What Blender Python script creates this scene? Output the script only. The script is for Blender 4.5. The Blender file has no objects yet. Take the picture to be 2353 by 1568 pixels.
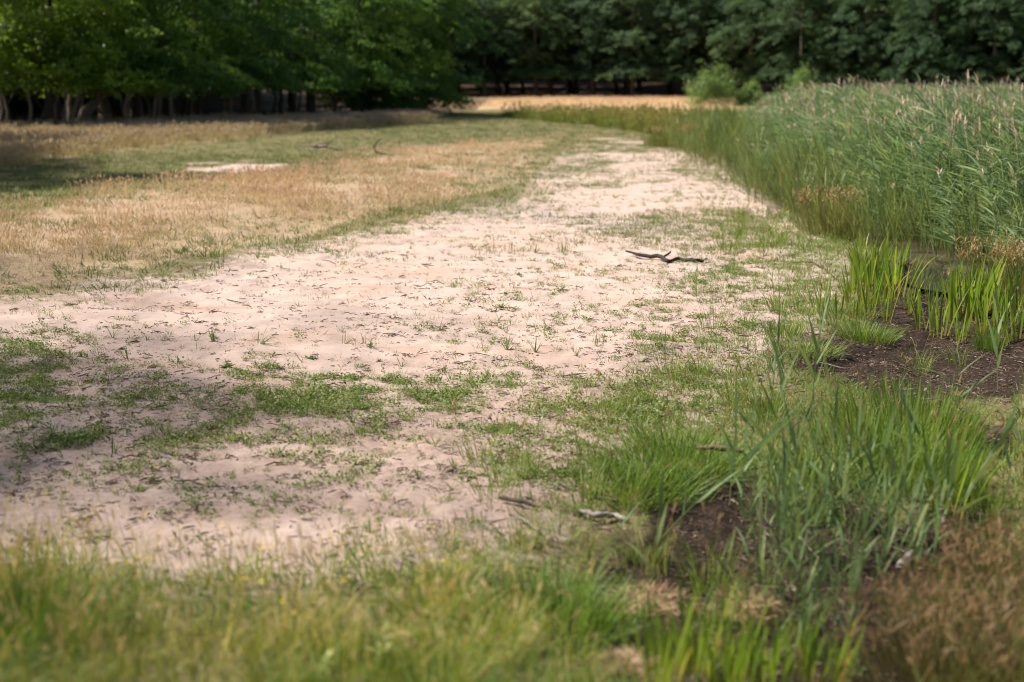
import bpy, math, numpy as np
from mathutils import Vector

# ------------------------------------------------------------------ camera, world, sun, exposure
scene = bpy.context.scene
COL = scene.collection
CAM_H = 2.2
PITCH = math.radians(10.28)
LENS = 50.0
cam_data = bpy.data.cameras.new('camera')
cam_data.lens = LENS
cam_data.sensor_width = 36.0
cam_data.clip_start = 0.05
cam_data.clip_end = 4000.0
cam_data.dof.use_dof = True
cam_data.dof.focus_distance = 12.2
cam_data.dof.aperture_fstop = 1.42
cam = bpy.data.objects.new('camera', cam_data)
cam.location = (0, 0, CAM_H)
cam.rotation_euler = (math.pi / 2 - PITCH, 0, 0)
COL.objects.link(cam)
scene.camera = cam

SUN_EL = math.radians(49)
SUN_DIR = Vector((-0.96, 0.24, 0)).normalized()          # horizontal direction towards the sun
world = bpy.data.worlds.new('World')
scene.world = world
world.use_nodes = True
wn = world.node_tree.nodes
wl = world.node_tree.links
wn.clear()
w_out = wn.new('ShaderNodeOutputWorld')
w_bg = wn.new('ShaderNodeBackground')
w_sky = wn.new('ShaderNodeTexSky')
w_sky.sky_type = 'NISHITA'
w_sky.sun_disc = False
w_sky.sun_elevation = SUN_EL
w_sky.sun_rotation = math.atan2(SUN_DIR.x, SUN_DIR.y)
w_sky.air_density = 0.75
w_sky.dust_density = 2.0
w_bg.inputs['Strength'].default_value = 0.07
wl.new(w_sky.outputs[0], w_bg.inputs[0])
wl.new(w_bg.outputs[0], w_out.inputs[0])

sun_data = bpy.data.lights.new('sun', 'SUN')
sun_data.energy = 5.0
sun_data.angle = math.radians(3.0)
sun_data.color = (1.0, 0.935, 0.85)
sun = bpy.data.objects.new('sun', sun_data)
to_sun = Vector((SUN_DIR.x * math.cos(SUN_EL), SUN_DIR.y * math.cos(SUN_EL), math.sin(SUN_EL)))
sun.rotation_euler = to_sun.to_track_quat('Z', 'Y').to_euler()
sun.location = (-20, 20, 40)
COL.objects.link(sun)

scene.view_settings.view_transform = 'Standard'
scene.view_settings.look = 'None'
scene.view_settings.gamma = 1.0
scene.view_settings.use_curve_mapping = False
scene.view_settings.exposure = 0.9
scene.render.engine = 'CYCLES'
scene.cycles.use_denoising = True
scene.cycles.filter_width = 1.1
scene.cycles.max_bounces = 8
scene.cycles.transparent_max_bounces = 4
scene.cycles.diffuse_bounces = 4
scene.cycles.transmission_bounces = 4
scene.cycles.glossy_bounces = 2

# ------------------------------------------------------------------ plan coordinates
RNG = np.random.default_rng(11)
FV = 2353 * LENS / 36.0
CT, ST = math.cos(PITCH), math.sin(PITCH)


def plan(px, py, z=0.0):
    """Ground point seen at a picture position (2353 wide) when the ground is at height z."""
    a = (px - 1176.5) / FV
    b = (784 - py) / FV
    dx, dy, dz = a, CT + b * ST, -ST + b * CT
    t = (z - CAM_H) / dz
    return dx * t, dy * t


def project(x, y, z=0.0):
    dep = np.maximum(y * CT - (z - CAM_H) * ST, 0.05)
    up = y * ST + (z - CAM_H) * CT
    return 1176.5 + FV * x / dep, 784 - FV * up / dep


def _hash(ix, iy, seed):
    h = (ix.astype(np.int64) * 374761393 + iy.astype(np.int64) * 668265263 + seed * 974711) & 0xffffffff
    h = ((h ^ (h >> 13)) * 1274126177) & 0xffffffff
    h = (h ^ (h >> 16)) & 0xffffffff
    return h / 4294967295.0


def vnoise(x, y, seed=0):
    x0, y0 = np.floor(x), np.floor(y)
    fx, fy = x - x0, y - y0
    fx = fx * fx * (3 - 2 * fx)
    fy = fy * fy * (3 - 2 * fy)
    a = _hash(x0, y0, seed)
    b = _hash(x0 + 1, y0, seed)
    c = _hash(x0, y0 + 1, seed)
    d = _hash(x0 + 1, y0 + 1, seed)
    return (a * (1 - fx) + b * fx) * (1 - fy) + (c * (1 - fx) + d * fx) * fy


def fbm(x, y, octv=3, seed=0):
    s, amp, tot = 0, 1.0, 0
    for k in range(octv):
        s = s + amp * vnoise(x * 2 ** k, y * 2 ** k, seed + 17 * k)
        tot += amp
        amp *= 0.5
    return s / tot


def inpoly(px, py, poly):
    r = np.zeros(px.shape, bool)
    n = len(poly)
    for i in range(n):
        x1, y1 = poly[i]
        x2, y2 = poly[(i + 1) % n]
        if y1 == y2:
            continue
        c = ((y1 > py) != (y2 > py)) & (px < (x2 - x1) * (py - y1) / (y2 - y1) + x1)
        r ^= c
    return r


# ------------------------------------------------------------------ ground grid (mesh and lookup share it)
rows = np.concatenate([
    np.linspace(-60, 1.5, 16)[:-1], np.linspace(1.5, 4.0, 24)[:-1],
    np.exp(np.linspace(math.log(4.0), math.log(24.0), 380))[:-1],
    np.exp(np.linspace(math.log(24.0), math.log(130.0), 170))[:-1],
    np.exp(np.linspace(math.log(130.0), math.log(1600.0), 46))])
wv = np.linspace(-1, 1, 460)
ucol = 0.40 * wv + 1.1 * wv ** 7
GY = np.repeat(rows[:, None], len(ucol), 1)
GX = ucol[None, :] * (np.maximum(GY, 0) + 6)
PX, PY = project(GX, GY)
PX = np.where(GY > 1.0, PX, -9999.0)


def mask(poly, warp=0.25, freq=1.2, n=5, jit=0.12, seed=0, grow=0.07):
    """Soft zone: the outline warped by noise on the ground, blurred by a few jittered tests."""
    dist = 0.4 + np.maximum(GY, 0) * grow
    wx = (fbm(GX * freq / dist, GY * freq / dist, 3, seed) - .5) * 2 * warp * dist * 1.6
    wy = (fbm(GX * freq / dist + 50, GY * freq / dist * .6, 3, seed + 5) - .5) * 2 * warp * dist * 2.2
    acc = np.zeros(GX.shape)
    rg = np.random.default_rng(seed + 3)
    for k in range(n):
        ox, oy = rg.normal(0, jit, 2)
        ax, ay = project(GX + wx + ox * dist, GY + wy + oy * dist * 1.6)
        acc += inpoly(ax, ay, poly)
    acc /= n
    acc[GY < 1.0] = 0
    return acc


SAND = [(-700, 1330), (-700, 760), (0, 700), (220, 662), (340, 622), (470, 584), (700, 556), (830, 522), (930, 492),
        (1050, 458), (1170, 402), (1190, 352), (1240, 340), (1300, 326), (1480, 334), (1560, 352), (1620, 388),
        (1700, 445), (1800, 525), (1850, 600), (1870, 690), (1790, 770), (1700, 850), (1640, 945), (1560, 1010),
        (1430, 1075), (1330, 1165), (1240, 1260), (1000, 1330)]
SCRAPE = [(392, 384), (440, 372), (560, 366), (700, 380), (660, 392), (520, 398), (430, 392)]
SCRAPE2 = [(690, 342), (740, 336), (800, 341), (760, 348)]
SCRAPE3 = [(1340, 322), (1440, 318), (1490, 332), (1400, 336)]
MUD = [(2060, 590), (2170, 596), (2230, 660), (2220, 725), (2480, 760), (2480, 880), (2250, 925), (2290, 1000), (2310, 1100),
       (2260, 1220), (2170, 1340), (2130, 1420), (2080, 1600), (1220, 1600), (1240, 1490), (1360, 1330),
       (1490, 1215), (1600, 1105), (1720, 1100), (1800, 1190), (1960, 1215), (2120, 1130), (2180, 1010),
       (2140, 915), (1960, 890), (1860, 855), (1880, 812), (2040, 775), (2080, 725), (2075, 650)]
WATER = [(2078, 596), (2165, 592), (2200, 650), (2190, 700), (2130, 690), (2085, 640)]
DRY_SUN = [(-700, 560), (0, 545), (250, 470), (420, 430), (700, 405), (900, 345), (1190, 322), (1190, 405), (1050, 462),
           (930, 500), (830, 530), (700, 566), (470, 596), (340, 634), (220, 670), (0, 716), (-700, 780)]
DRY_SHADE = [(-700, 300), (0, 302), (500, 284), (930, 268), (1000, 270), (940, 284), (700, 300), (480, 322), (300, 342), (0, 378), (-700, 420)]
GREEN_L = [(380, 400), (420, 352), (520, 330), (760, 312), (960, 292), (1150, 286), (1330, 300), (1180, 318), (940, 336),
           (800, 376), (720, 402), (560, 414)]
FAR_TAN = [(960, 244), (1060, 232), (1280, 222), (1700, 224), (1700, 262), (1300, 258), (1140, 250), (1000, 256)]
BANK = [(1140, 266), (1300, 272), (1500, 278), (1660, 284), (1740, 300), (1660, 345), (1560, 330), (1500, 308), (1330, 287)]
GREEN_R = [(1560, 330), (1640, 380), (1720, 450), (1800, 520), (1850, 590), (1870, 690), (1790, 770), (1700, 850), (1640, 945),
           (1560, 1010), (1430, 1075), (1330, 1165), (1240, 1260), (1180, 1330), (1290, 1420), (1400, 1340), (1560, 1200),
           (1640, 1110), (1800, 1110), (1960, 1220), (2120, 1130), (2190, 1010), (2150, 905), (1960, 880),
           (1880, 850), (1900, 818), (2040, 785), (2085, 730), (2060, 590), (1900, 545), (1780, 470), (1680, 385), (1600, 330)]
EDGE_R = [(2240, 905), (2420, 860), (2420, 770), (2230, 735), (2240, 640), (2600, 700), (3400, 800), (3600, 1700), (2060, 1700), (2120, 1420), (2200, 1330), (2285, 1110), (2262, 1000)]
FORE = [(-900, 1385), (300, 1380), (900, 1365), (1180, 1330), (1290, 1400), (1270, 1600), (1300, 2400), (-2200, 2400)]
REED = [(1640, 306), (1700, 292), (2353, 286), (3200, 286), (3400, 800), (2560, 690), (2353, 640), (2200, 606), (2080, 586), (1985, 566),
        (1880, 540), (1770, 468), (1690, 395), (1625, 345)]
WEED_A = [(-300, 740), (0, 770), (330, 860), (560, 862), (760, 890), (850, 960), (820, 1020), (600, 1060), (300, 1060), (-300, 1090)]
WEED_B = [(780, 890), (960, 870), (1150, 845), (1260, 880), (1500, 890), (1760, 880), (1640, 960), (1560, 1010), (1300, 995), (1050, 985), (880, 930)]
WEED_C = [(1000, 650), (1300, 625), (1560, 640), (1880, 600), (1880, 720), (1760, 830), (1640, 930), (1500, 900), (1150, 845), (960, 800)]
WEED_D = [(1540, 690), (1700, 640), (1900, 640), (1860, 720), (1740, 800), (1600, 770)]
SOIL = [(-400, 900), (300, 860), (800, 890), (1100, 850), (1500, 860), (1700, 760), (1900, 640), (1900, 900), (1600, 1100), (1200, 1400), (-400, 1400)]
LITTER = [(1000, 480), (1160, 450), (1330, 490), (1560, 520), (1680, 545), (1500, 550), (1280, 510), (1060, 495)]
LITTER3 = [(380, 640), (560, 600), (760, 640), (900, 740), (640, 760), (420, 720), (200, 760), (240, 690)]
LITTER2 = [(-300, 1060), (120, 880), (260, 930), (420, 1060), (760, 1090), (500, 1120), (100, 1150), (-300, 1180)]

M = {}
M['sand'] = mask(SAND, .34, 1.2, 12, .30, 1)
M['mud'] = np.clip(mask(MUD, .34, 2.2, 12, .24, 2) * 1.45, 0, 1)
M['water'] = mask(WATER, .05, 1.6, 4, .03, 3)
M['dry'] = np.maximum(mask(DRY_SUN, .25, .9, 5, .15, 4), mask(DRY_SHADE, .12, .9, 5, .08, 5))
M['shade_dry'] = mask(DRY_SHADE, .12, .9, 5, .08, 5)
M['green_l'] = mask(GREEN_L, .25, .9, 5, .12, 6)
M['far_tan'] = mask(FAR_TAN, .05, .9, 4, .05, 7)
M['bank'] = mask(BANK, .06, .9, 4, .05, 8)
M['green_r'] = mask(GREEN_R, .22, 1.2, 7, .22, 9)
M['edge_r'] = mask(EDGE_R, .1, 1.2, 4, .1, 10)
M['fore'] = mask(FORE, .22, 1.1, 5, .15, 11)
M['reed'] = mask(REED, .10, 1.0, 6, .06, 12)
M['weed_a'] = mask(WEED_A, .3, 1.2, 5, .25, 13)
M['weed_b'] = mask(WEED_B, .3, 1.2, 5, .22, 14)
M['weed_c'] = mask(WEED_C, .3, 1.2, 5, .3, 15)
M['weed_d'] = mask(WEED_D, .3, 1.2, 5, .25, 16)
M['litter'] = np.maximum(np.maximum(mask(LITTER, .3, 1.2, 5, .15, 17), .45 * mask(LITTER3, .4, 1.4, 8, .4, 29)), .8 * mask(LITTER2, .3, 1.2, 5, .25, 18))
M['soil'] = mask(SOIL, .3, 1.0, 8, .5, 24)
scr = np.maximum.reduce([mask(SCRAPE, .14, 1.6, 5, .04, 19), mask(SCRAPE2, .2, 1.6, 5, .05, 20), mask(SCRAPE3, .2, 1.4, 5, .06, 21)])
scr = scr * np.clip(4.5 * (fbm(GX / .9, GY / 1.6, 3, 62) - .30), 0, 1)
M['scrape'] = scr
M['sand'] = np.maximum(M['sand'] * (1 - M['mud']), scr)
M['dry'] = M['dry'] * (1 - M['sand'])
M['green_l'] *= (1 - scr)
M['green_r'] *= (1 - M['mud'])
inview = ((PX > -420) & (PX < 2800) & (PY < 1900) & (GY > 1.5)).astype(float)

# wood floors: ground that lies behind the two edges of the wood
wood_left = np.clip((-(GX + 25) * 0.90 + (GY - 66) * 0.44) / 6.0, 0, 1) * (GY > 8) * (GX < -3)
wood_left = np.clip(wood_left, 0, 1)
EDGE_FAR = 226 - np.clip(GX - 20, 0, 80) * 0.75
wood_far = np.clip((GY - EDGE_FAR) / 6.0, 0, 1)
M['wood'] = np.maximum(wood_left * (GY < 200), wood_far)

near = np.clip(1.3 - GY / 60, 0, 1)
GZ = 0.10 * (fbm(GX / 4, GY / 4, 3, 31) - .5) * near
GZ += M['sand'] * (0.07 * (fbm(GX / 1.1, GY / .9, 3, 33) - .5) + .062 * (fbm(GX / .27, GY / .26, 3, 34) - .5)) * np.clip(1.6 - GY / 20, 0, 1)
sb_ = mask(SAND, .1, 1.0, 20, .9, 28)
GZ += 0.20 * (1 - sb_) * np.clip((1.5 - GX) / 2, 0, 1) * np.clip((GY - 9) / 4, 0, 1) * np.clip((34 - GY) / 8, 0, 1)
GZ += 0.05 * M['fore']
GZ += 0.42 * np.clip((6.3 - GY) / 3.0, 0, 1) ** 1.3 * np.clip(1.2 - GX, 0, 1) * (GY > -5)
mud_s = mask(MUD, .10, 1.2, 14, .42, 22, .05)
GZ -= 0.13 * mud_s + 0.06 * M['reed'] * (GY < 40)
GZ += M['mud'] * 0.11 * (fbm(GX / .22, GY / .22, 4, 35) - .5) * np.clip(1.6 - GY / 18, 0, 1)
GZ -= 0.10 * M['water']
GZ += np.clip(GY - (EDGE_FAR + 45), 0, 160) * 0.09  # ground rise added behind the far wood to block the bright horizon
GZ += np.clip((-(GX + 25) * 0.90 + (GY - 66) * 0.44) - 26, 0, 90) * 0.10 * (GX < -3) * np.clip((GY - 8) / 30, 0, 1) * np.clip((190 - GY) / 40, 0, 1)  # rise added behind the left wood, keeping the view under its crowns dark


def _rc(x, y):
    r = np.interp(y, rows, np.arange(len(rows)))
    u = x / (np.maximum(y, 0) + 6)
    c = np.interp(u, ucol, np.arange(len(ucol)))
    return r, c


def look(field, x, y):
    x, y = np.asarray(x, float), np.asarray(y, float)
    r, c = _rc(x, y)
    r0 = np.clip(np.floor(r).astype(int), 0, len(rows) - 2)
    c0 = np.clip(np.floor(c).astype(int), 0, len(ucol) - 2)
    fr, fc = r - r0, c - c0
    return (field[r0, c0] * (1 - fr) * (1 - fc) + field[r0 + 1, c0] * fr * (1 - fc)
            + field[r0, c0 + 1] * (1 - fr) * fc + field[r0 + 1, c0 + 1] * fr * fc)


def gz(x, y):
    return look(GZ, x, y)


def at(px, py):
    x, y = plan(px, py)
    for _ in range(4):
        x, y = plan(px, py, float(gz(x, y)))
    return x, y, float(gz(x, y))


# ------------------------------------------------------------------ node helpers and materials
def new_mat(name):
    m = bpy.data.materials.new(name)
    m.use_nodes = True
    nt = m.node_tree
    nt.nodes.clear()
    out = nt.nodes.new('ShaderNodeOutputMaterial')
    return m, nt, out


def nd(nt, t, **kw):
    n = nt.nodes.new(t)
    for k, v in kw.items():
        setattr(n, k, v)
    return n


def attr(nt, name, kind='GEOMETRY'):
    n = nd(nt, 'ShaderNodeAttribute', attribute_name=name)
    n.attribute_type = kind
    return n.outputs['Fac']


def mix(nt, fac, a, b, blend='MIX'):
    n = nd(nt, 'ShaderNodeMix', data_type='RGBA', blend_type=blend)
    for sock, val in ((n.inputs[0], fac), (n.inputs[6], a), (n.inputs[7], b)):
        if isinstance(val, (int, float)):
            sock.default_value = val
        elif isinstance(val, tuple):
            sock.default_value = (*val, 1)
        else:
            nt.links.new(val, sock)
    return n.outputs[2]


def math_n(nt, op, a, b=0.0, clamp=False):
    n = nd(nt, 'ShaderNodeMath', operation=op, use_clamp=clamp)
    for sock, val in ((n.inputs[0], a), (n.inputs[1], b)):
        if isinstance(val, (int, float)):
            sock.default_value = val
        else:
            nt.links.new(val, sock)
    return n.outputs[0]


def ramp(nt, fac, stops):
    n = nd(nt, 'ShaderNodeValToRGB')
    el = n.color_ramp.elements
    while len(el) < len(stops):
        el.new(0.5)
    for e, (p, c) in zip(el, stops):
        e.position = p
        e.color = (*c, 1) if len(c) == 3 else c
    nt.links.new(fac, n.inputs[0])
    return n.outputs[0]


def noise(nt, scale, detail=4, rough=.55, vec=None, stretch=None):
    n = nd(nt, 'ShaderNodeTexNoise')
    n.inputs['Scale'].default_value = scale
    n.inputs['Detail'].default_value = detail
    n.inputs['Roughness'].default_value = rough
    if vec is None:
        g = nd(nt, 'ShaderNodeNewGeometry')
        vec = g.outputs['Position']
    if stretch:
        mp = nd(nt, 'ShaderNodeMapping')
        mp.inputs['Scale'].default_value = stretch
        nt.links.new(vec, mp.inputs['Vector'])
        vec = mp.outputs[0]
    nt.links.new(vec, n.inputs['Vector'])
    return n.outputs['Fac']


def foliage(name, stops, head=None, transl=.35, rough=.5, spec=.3, base=None, instancer=True, tmix=.5, obj_rand=False):
    """Leaf material: colour varies per blade (rnd), per plant (tint) and at seed heads (head)."""
    m, nt, out = new_mat(name)
    f = math_n(nt, 'MULTIPLY', attr(nt, 'rnd'), 1 - tmix)
    if obj_rand:
        oi = nd(nt, 'ShaderNodeObjectInfo')
        t = oi.outputs['Random']
    elif instancer:
        t = attr(nt, 'tint', 'INSTANCER')
    else:
        t = attr(nt, 'tint')
    f = math_n(nt, 'ADD', f, math_n(nt, 'MULTIPLY', t, tmix), True)
    c = ramp(nt, f, stops)
    if base:
        k = math_n(nt, 'SUBTRACT', 1.0, math_n(nt, 'MULTIPLY', attr(nt, 'tt'), 2.6), True)
        c = mix(nt, k, c, base)
    if head:
        c = mix(nt, attr(nt, 'head'), c, head)
    p = nd(nt, 'ShaderNodeBsdfPrincipled')
    p.inputs['Roughness'].default_value = rough
    p.inputs['Specular IOR Level'].default_value = spec
    nt.links.new(c, p.inputs['Base Color'])
    tr = nd(nt, 'ShaderNodeBsdfTranslucent')
    ct = mix(nt, 1.0, c, (1.0, 1.0, .55), 'MULTIPLY')
    gm = nd(nt, 'ShaderNodeGamma')
    gm.inputs[1].default_value = .85
    nt.links.new(ct, gm.inputs[0])
    nt.links.new(gm.outputs[0], tr.inputs[0])
    ms = nd(nt, 'ShaderNodeMixShader')
    ms.inputs[0].default_value = transl
    nt.links.new(p.outputs[0], ms.inputs[1])
    nt.links.new(tr.outputs[0], ms.inputs[2])
    nt.links.new(ms.outputs[0], out.inputs[0])
    return m


def bark(name, c1, c2, scale=9, bump=.5):
    m, nt, out = new_mat(name)
    tc = nd(nt, 'ShaderNodeTexCoord')
    n1 = noise(nt, scale, 6, .65, tc.outputs['Object'], (1, 1, .25))
    n2 = noise(nt, scale * 5, 3, .6, tc.outputs['Object'], (1, 1, .3))
    c = ramp(nt, n1, [(.3, c1), (.7, c2)])
    c = mix(nt, math_n(nt, 'MULTIPLY', n2, .5), c, tuple(v * .45 for v in c1))
    p = nd(nt, 'ShaderNodeBsdfPrincipled')
    p.inputs['Roughness'].default_value = .85
    p.inputs['Specular IOR Level'].default_value = .2
    nt.links.new(c, p.inputs['Base Color'])
    b = nd(nt, 'ShaderNodeBump')
    b.inputs['Strength'].default_value = bump
    b.inputs['Distance'].default_value = .02
    nt.links.new(n2, b.inputs['Height'])
    nt.links.new(b.outputs[0], p.inputs['Normal'])
    nt.links.new(p.outputs[0], out.inputs[0])
    return m


def ground_material():
    m, nt, out = new_mat('ground_surface')
    big = noise(nt, .5, 4, .6)
    med = noise(nt, 2.6, 5, .6)
    fine = noise(nt, 22, 5, .65)
    grit = noise(nt, 140, 2, .6)
    streak = noise(nt, 1.6, 5, .6, None, (.55, 1.7, 1))
    # meadow soil with dead thatch
    thatch = ramp(nt, fine, [(.28, (.20, .14, .085)), (.5, (.33, .24, .155)), (.75, (.46, .35, .24))])
    green = ramp(nt, fine, [(.28, (.07, .06, .03)), (.5, (.14, .125, .055)), (.75, (.24, .19, .11))])
    meadow = mix(nt, math_n(nt, 'MULTIPLY', big, 1.0, True), ramp(nt, med, [(.3, (.12, .10, .045)), (.7, (.24, .18, .09))]), green)
    sand = ramp(nt, streak, [(.28, (.35, .25, .21)), (.5, (.465, .348, .296)), (.75, (.55, .43, .37))])
    blot = ramp(nt, noise(nt, .8, 3, .55), [(.52, (1, 1, 1)), (.75, (.90, .76, .62))])
    sand = mix(nt, 1.0, sand, blot, 'MULTIPLY')
    sand = mix(nt, math_n(nt, 'MULTIPLY', math_n(nt, 'GREATER_THAN', fine, .66), .35), sand, (.24, .165, .125))
    sand = mix(nt, .3, sand, ramp(nt, grit, [(.3, (.28, .21, .17)), (.7, (.54, .44, .37))]))
    sk = math_n(nt, 'MULTIPLY', attr(nt, 'soil'), ramp(nt, noise(nt, 3.5, 6, .7), [(.30, (.25, .25, .25)), (.62, (1, 1, 1))]))
    sand = mix(nt, sk, sand, ramp(nt, fine, [(.3, (.17, .12, .095)), (.65, (.33, .245, .20))]))
    mudc = ramp(nt, noise(nt, 34, 6, .75), [(.32, (.009, .006, .005)), (.52, (.030, .020, .014)), (.66, (.075, .050, .034)), (.8, (.17, .12, .085))])
    litter = ramp(nt, fine, [(.3, (.17, .14, .13)), (.7, (.40, .34, .32))])
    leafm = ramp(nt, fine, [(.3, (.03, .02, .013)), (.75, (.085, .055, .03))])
    c = meadow
    c = mix(nt, attr(nt, 'dry'), c, thatch)
    c = mix(nt, math_n(nt, 'MAXIMUM', attr(nt, 'green_l'), attr(nt, 'green_r')), c, green)
    c = mix(nt, attr(nt, 'far_tan'), c, ramp(nt, med, [(.3, (.40, .265, .14)), (.7, (.54, .38, .215))]))
    k = math_n(nt, 'ADD', attr(nt, 'sand'), math_n(nt, 'MULTIPLY', math_n(nt, 'SUBTRACT', noise(nt, 6, 6, .7), .5), 1.5))
    k = math_n(nt, 'MULTIPLY', math_n(nt, 'SUBTRACT', k, .34), 2.6, True)
    c = mix(nt, k, c, sand)
    lk = math_n(nt, 'MULTIPLY', attr(nt, 'litter'), ramp(nt, med, [(.42, (0, 0, 0)), (.6, (.8, .8, .8))]))
    c = mix(nt, lk, c, litter)
    mk = math_n(nt, 'ADD', attr(nt, 'mud'), math_n(nt, 'MULTIPLY', math_n(nt, 'SUBTRACT', fine, .5), .8))
    mk = math_n(nt, 'MULTIPLY', math_n(nt, 'SUBTRACT', mk, .30), 2.4, True)
    c = mix(nt, mk, c, mudc)
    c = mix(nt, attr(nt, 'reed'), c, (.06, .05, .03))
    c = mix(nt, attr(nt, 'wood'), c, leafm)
    p = nd(nt, 'ShaderNodeBsdfPrincipled')
    nt.links.new(c, p.inputs['Base Color'])
    p.inputs['Roughness'].default_value = .95
    p.inputs['Specular IOR Level'].default_value = .12
    h = math_n(nt, 'ADD', math_n(nt, 'MULTIPLY', fine, .8), math_n(nt, 'MULTIPLY', grit, .25))
    b = nd(nt, 'ShaderNodeBump')
    b.inputs['Strength'].default_value = .55
    b.inputs['Distance'].default_value = .022
    nt.links.new(h, b.inputs['Height'])
    nt.links.new(b.outputs[0], p.inputs['Normal'])
    nt.links.new(p.outputs[0], out.inputs[0])
    return m


def water_material():
    m, nt, out = new_mat('ditch_water')
    p = nd(nt, 'ShaderNodeBsdfPrincipled')
    p.inputs['Base Color'].default_value = (.03, .028, .025, 1)
    p.inputs['Roughness'].default_value = .04
    b = nd(nt, 'ShaderNodeBump')
    b.inputs['Strength'].default_value = .08
    nt.links.new(noise(nt, 14, 2), b.inputs['Height'])
    nt.links.new(b.outputs[0], p.inputs['Normal'])
    nt.links.new(p.outputs[0], out.inputs[0])
    return m


# ------------------------------------------------------------------ mesh builder
class MB:
    def __init__(self):
        self.v, self.q, self.a, self.n = [], [], {'rnd': [], 'tt': [], 'head': []}, 0

    def add(self, verts, quads, rnd=None, tt=None, head=None):
        verts = np.asarray(verts, float).reshape(-1, 3)
        k = len(verts)
        self.v.append(verts)
        self.q.append(np.asarray(quads, int).reshape(-1, 4) + self.n)
        for key, val in (('rnd', rnd), ('tt', tt), ('head', head)):
            if val is None:
                val = np.zeros(k)
            elif np.isscalar(val):
                val = np.full(k, float(val))
            self.a[key].append(np.asarray(val, float).reshape(-1))
        self.n += k
        return self

    def mesh(self, name, mat=None, smooth=False, attrs=True):
        v = np.concatenate(self.v).astype(np.float32)
        q = np.concatenate(self.q).astype(np.int32)
        me = bpy.data.meshes.new(name)
        me.vertices.add(len(v))
        me.vertices.foreach_set('co', v.ravel())
        me.loops.add(len(q) * 4)
        me.loops.foreach_set('vertex_index', q.ravel())
        me.polygons.add(len(q))
        me.polygons.foreach_set('loop_start', np.arange(0, len(q) * 4, 4, dtype=np.int32))
        me.polygons.foreach_set('loop_total', np.full(len(q), 4, dtype=np.int32))
        me.update(calc_edges=True)
        if smooth:
            me.polygons.foreach_set('use_smooth', np.ones(len(q), bool))
        if attrs:
            for key in self.a:
                at_ = me.attributes.new(key, 'FLOAT', 'POINT')
                at_.data.foreach_set('value', np.concatenate(self.a[key]).astype(np.float32))
        if mat:
            me.materials.append(mat)
        return me


def U(lo, hi, n=None):
    return RNG.uniform(lo, hi, n)


def ribbons(mb, base, az, L, lean, bend, w, S=4, twist=None, prof='grass', rnd=None, head=0.0, t0=0.0):
    """N bent blades as ribbons. Returns tips and tip lean."""
    base = np.asarray(base, float).reshape(-1, 3)
    N = len(base)
    az, L, lean, bend, w = (np.broadcast_to(np.asarray(a, float), (N,)) for a in (az, L, lean, bend, w))
    if twist is None:
        twist = U(-.9, .9, N)
    twist = np.broadcast_to(np.asarray(twist, float), (N,))
    if rnd is None:
        rnd = RNG.random(N)
    rnd = np.broadcast_to(np.asarray(rnd, float), (N,))
    t = np.linspace(0, 1, S + 1)
    phi = lean[:, None] + bend[:, None] * t[None, :] ** 1.3
    dh = np.stack([np.cos(az), np.sin(az), np.zeros(N)], -1)
    side = np.stack([-np.sin(az), np.cos(az), np.zeros(N)], -1)
    zz = np.array([0, 0, 1.0])
    tang = np.sin(phi)[..., None] * dh[:, None] + np.cos(phi)[..., None] * zz
    nrm = np.cos(phi)[..., None] * dh[:, None] - np.sin(phi)[..., None] * zz
    mid = (tang[:, :-1] + tang[:, 1:]) / 2
    step = mid * (L / S)[:, None, None]
    pos = np.concatenate([np.zeros((N, 1, 3)), np.cumsum(step, 1)], 1) + base[:, None]
    wd = np.cos(twist)[:, None, None] * side[:, None] + np.sin(twist)[:, None, None] * nrm
    if prof == 'grass':
        pr = (1 - t ** 2.2) * .92 + .04
    elif prof == 'lens':
        pr = np.sin(np.pi * (t * .93 + .05)) ** .8 * .97 + .03
    elif prof == 'reed':
        pr = np.minimum(1, .35 + t * 5) * (1 - t ** 1.8) + .03
    elif prof == 'iris':
        pr = np.minimum(1, .75 + t) * np.minimum(1, (1 - t) * 2.6 + .04)
    else:
        pr = np.ones_like(t)
    off = wd * (pr[None, :, None] * w[:, None, None] / 2)
    V = np.stack([pos - off, pos + off], 2)
    idx = np.arange(N * (S + 1) * 2).reshape(N, S + 1, 2)
    Q = np.stack([idx[:, :-1, 0], idx[:, :-1, 1], idx[:, 1:, 1], idx[:, 1:, 0]], -1)
    sh = (N, S + 1, 2)
    mb.add(V, Q, np.broadcast_to(rnd[:, None, None], sh), np.broadcast_to(t[None, :, None], sh) * (1 - t0) + t0,
           np.broadcast_to(np.asarray(head, float), sh) if np.isscalar(head) else np.broadcast_to(np.asarray(head)[:, None, None], sh))
    return pos, phi


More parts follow.
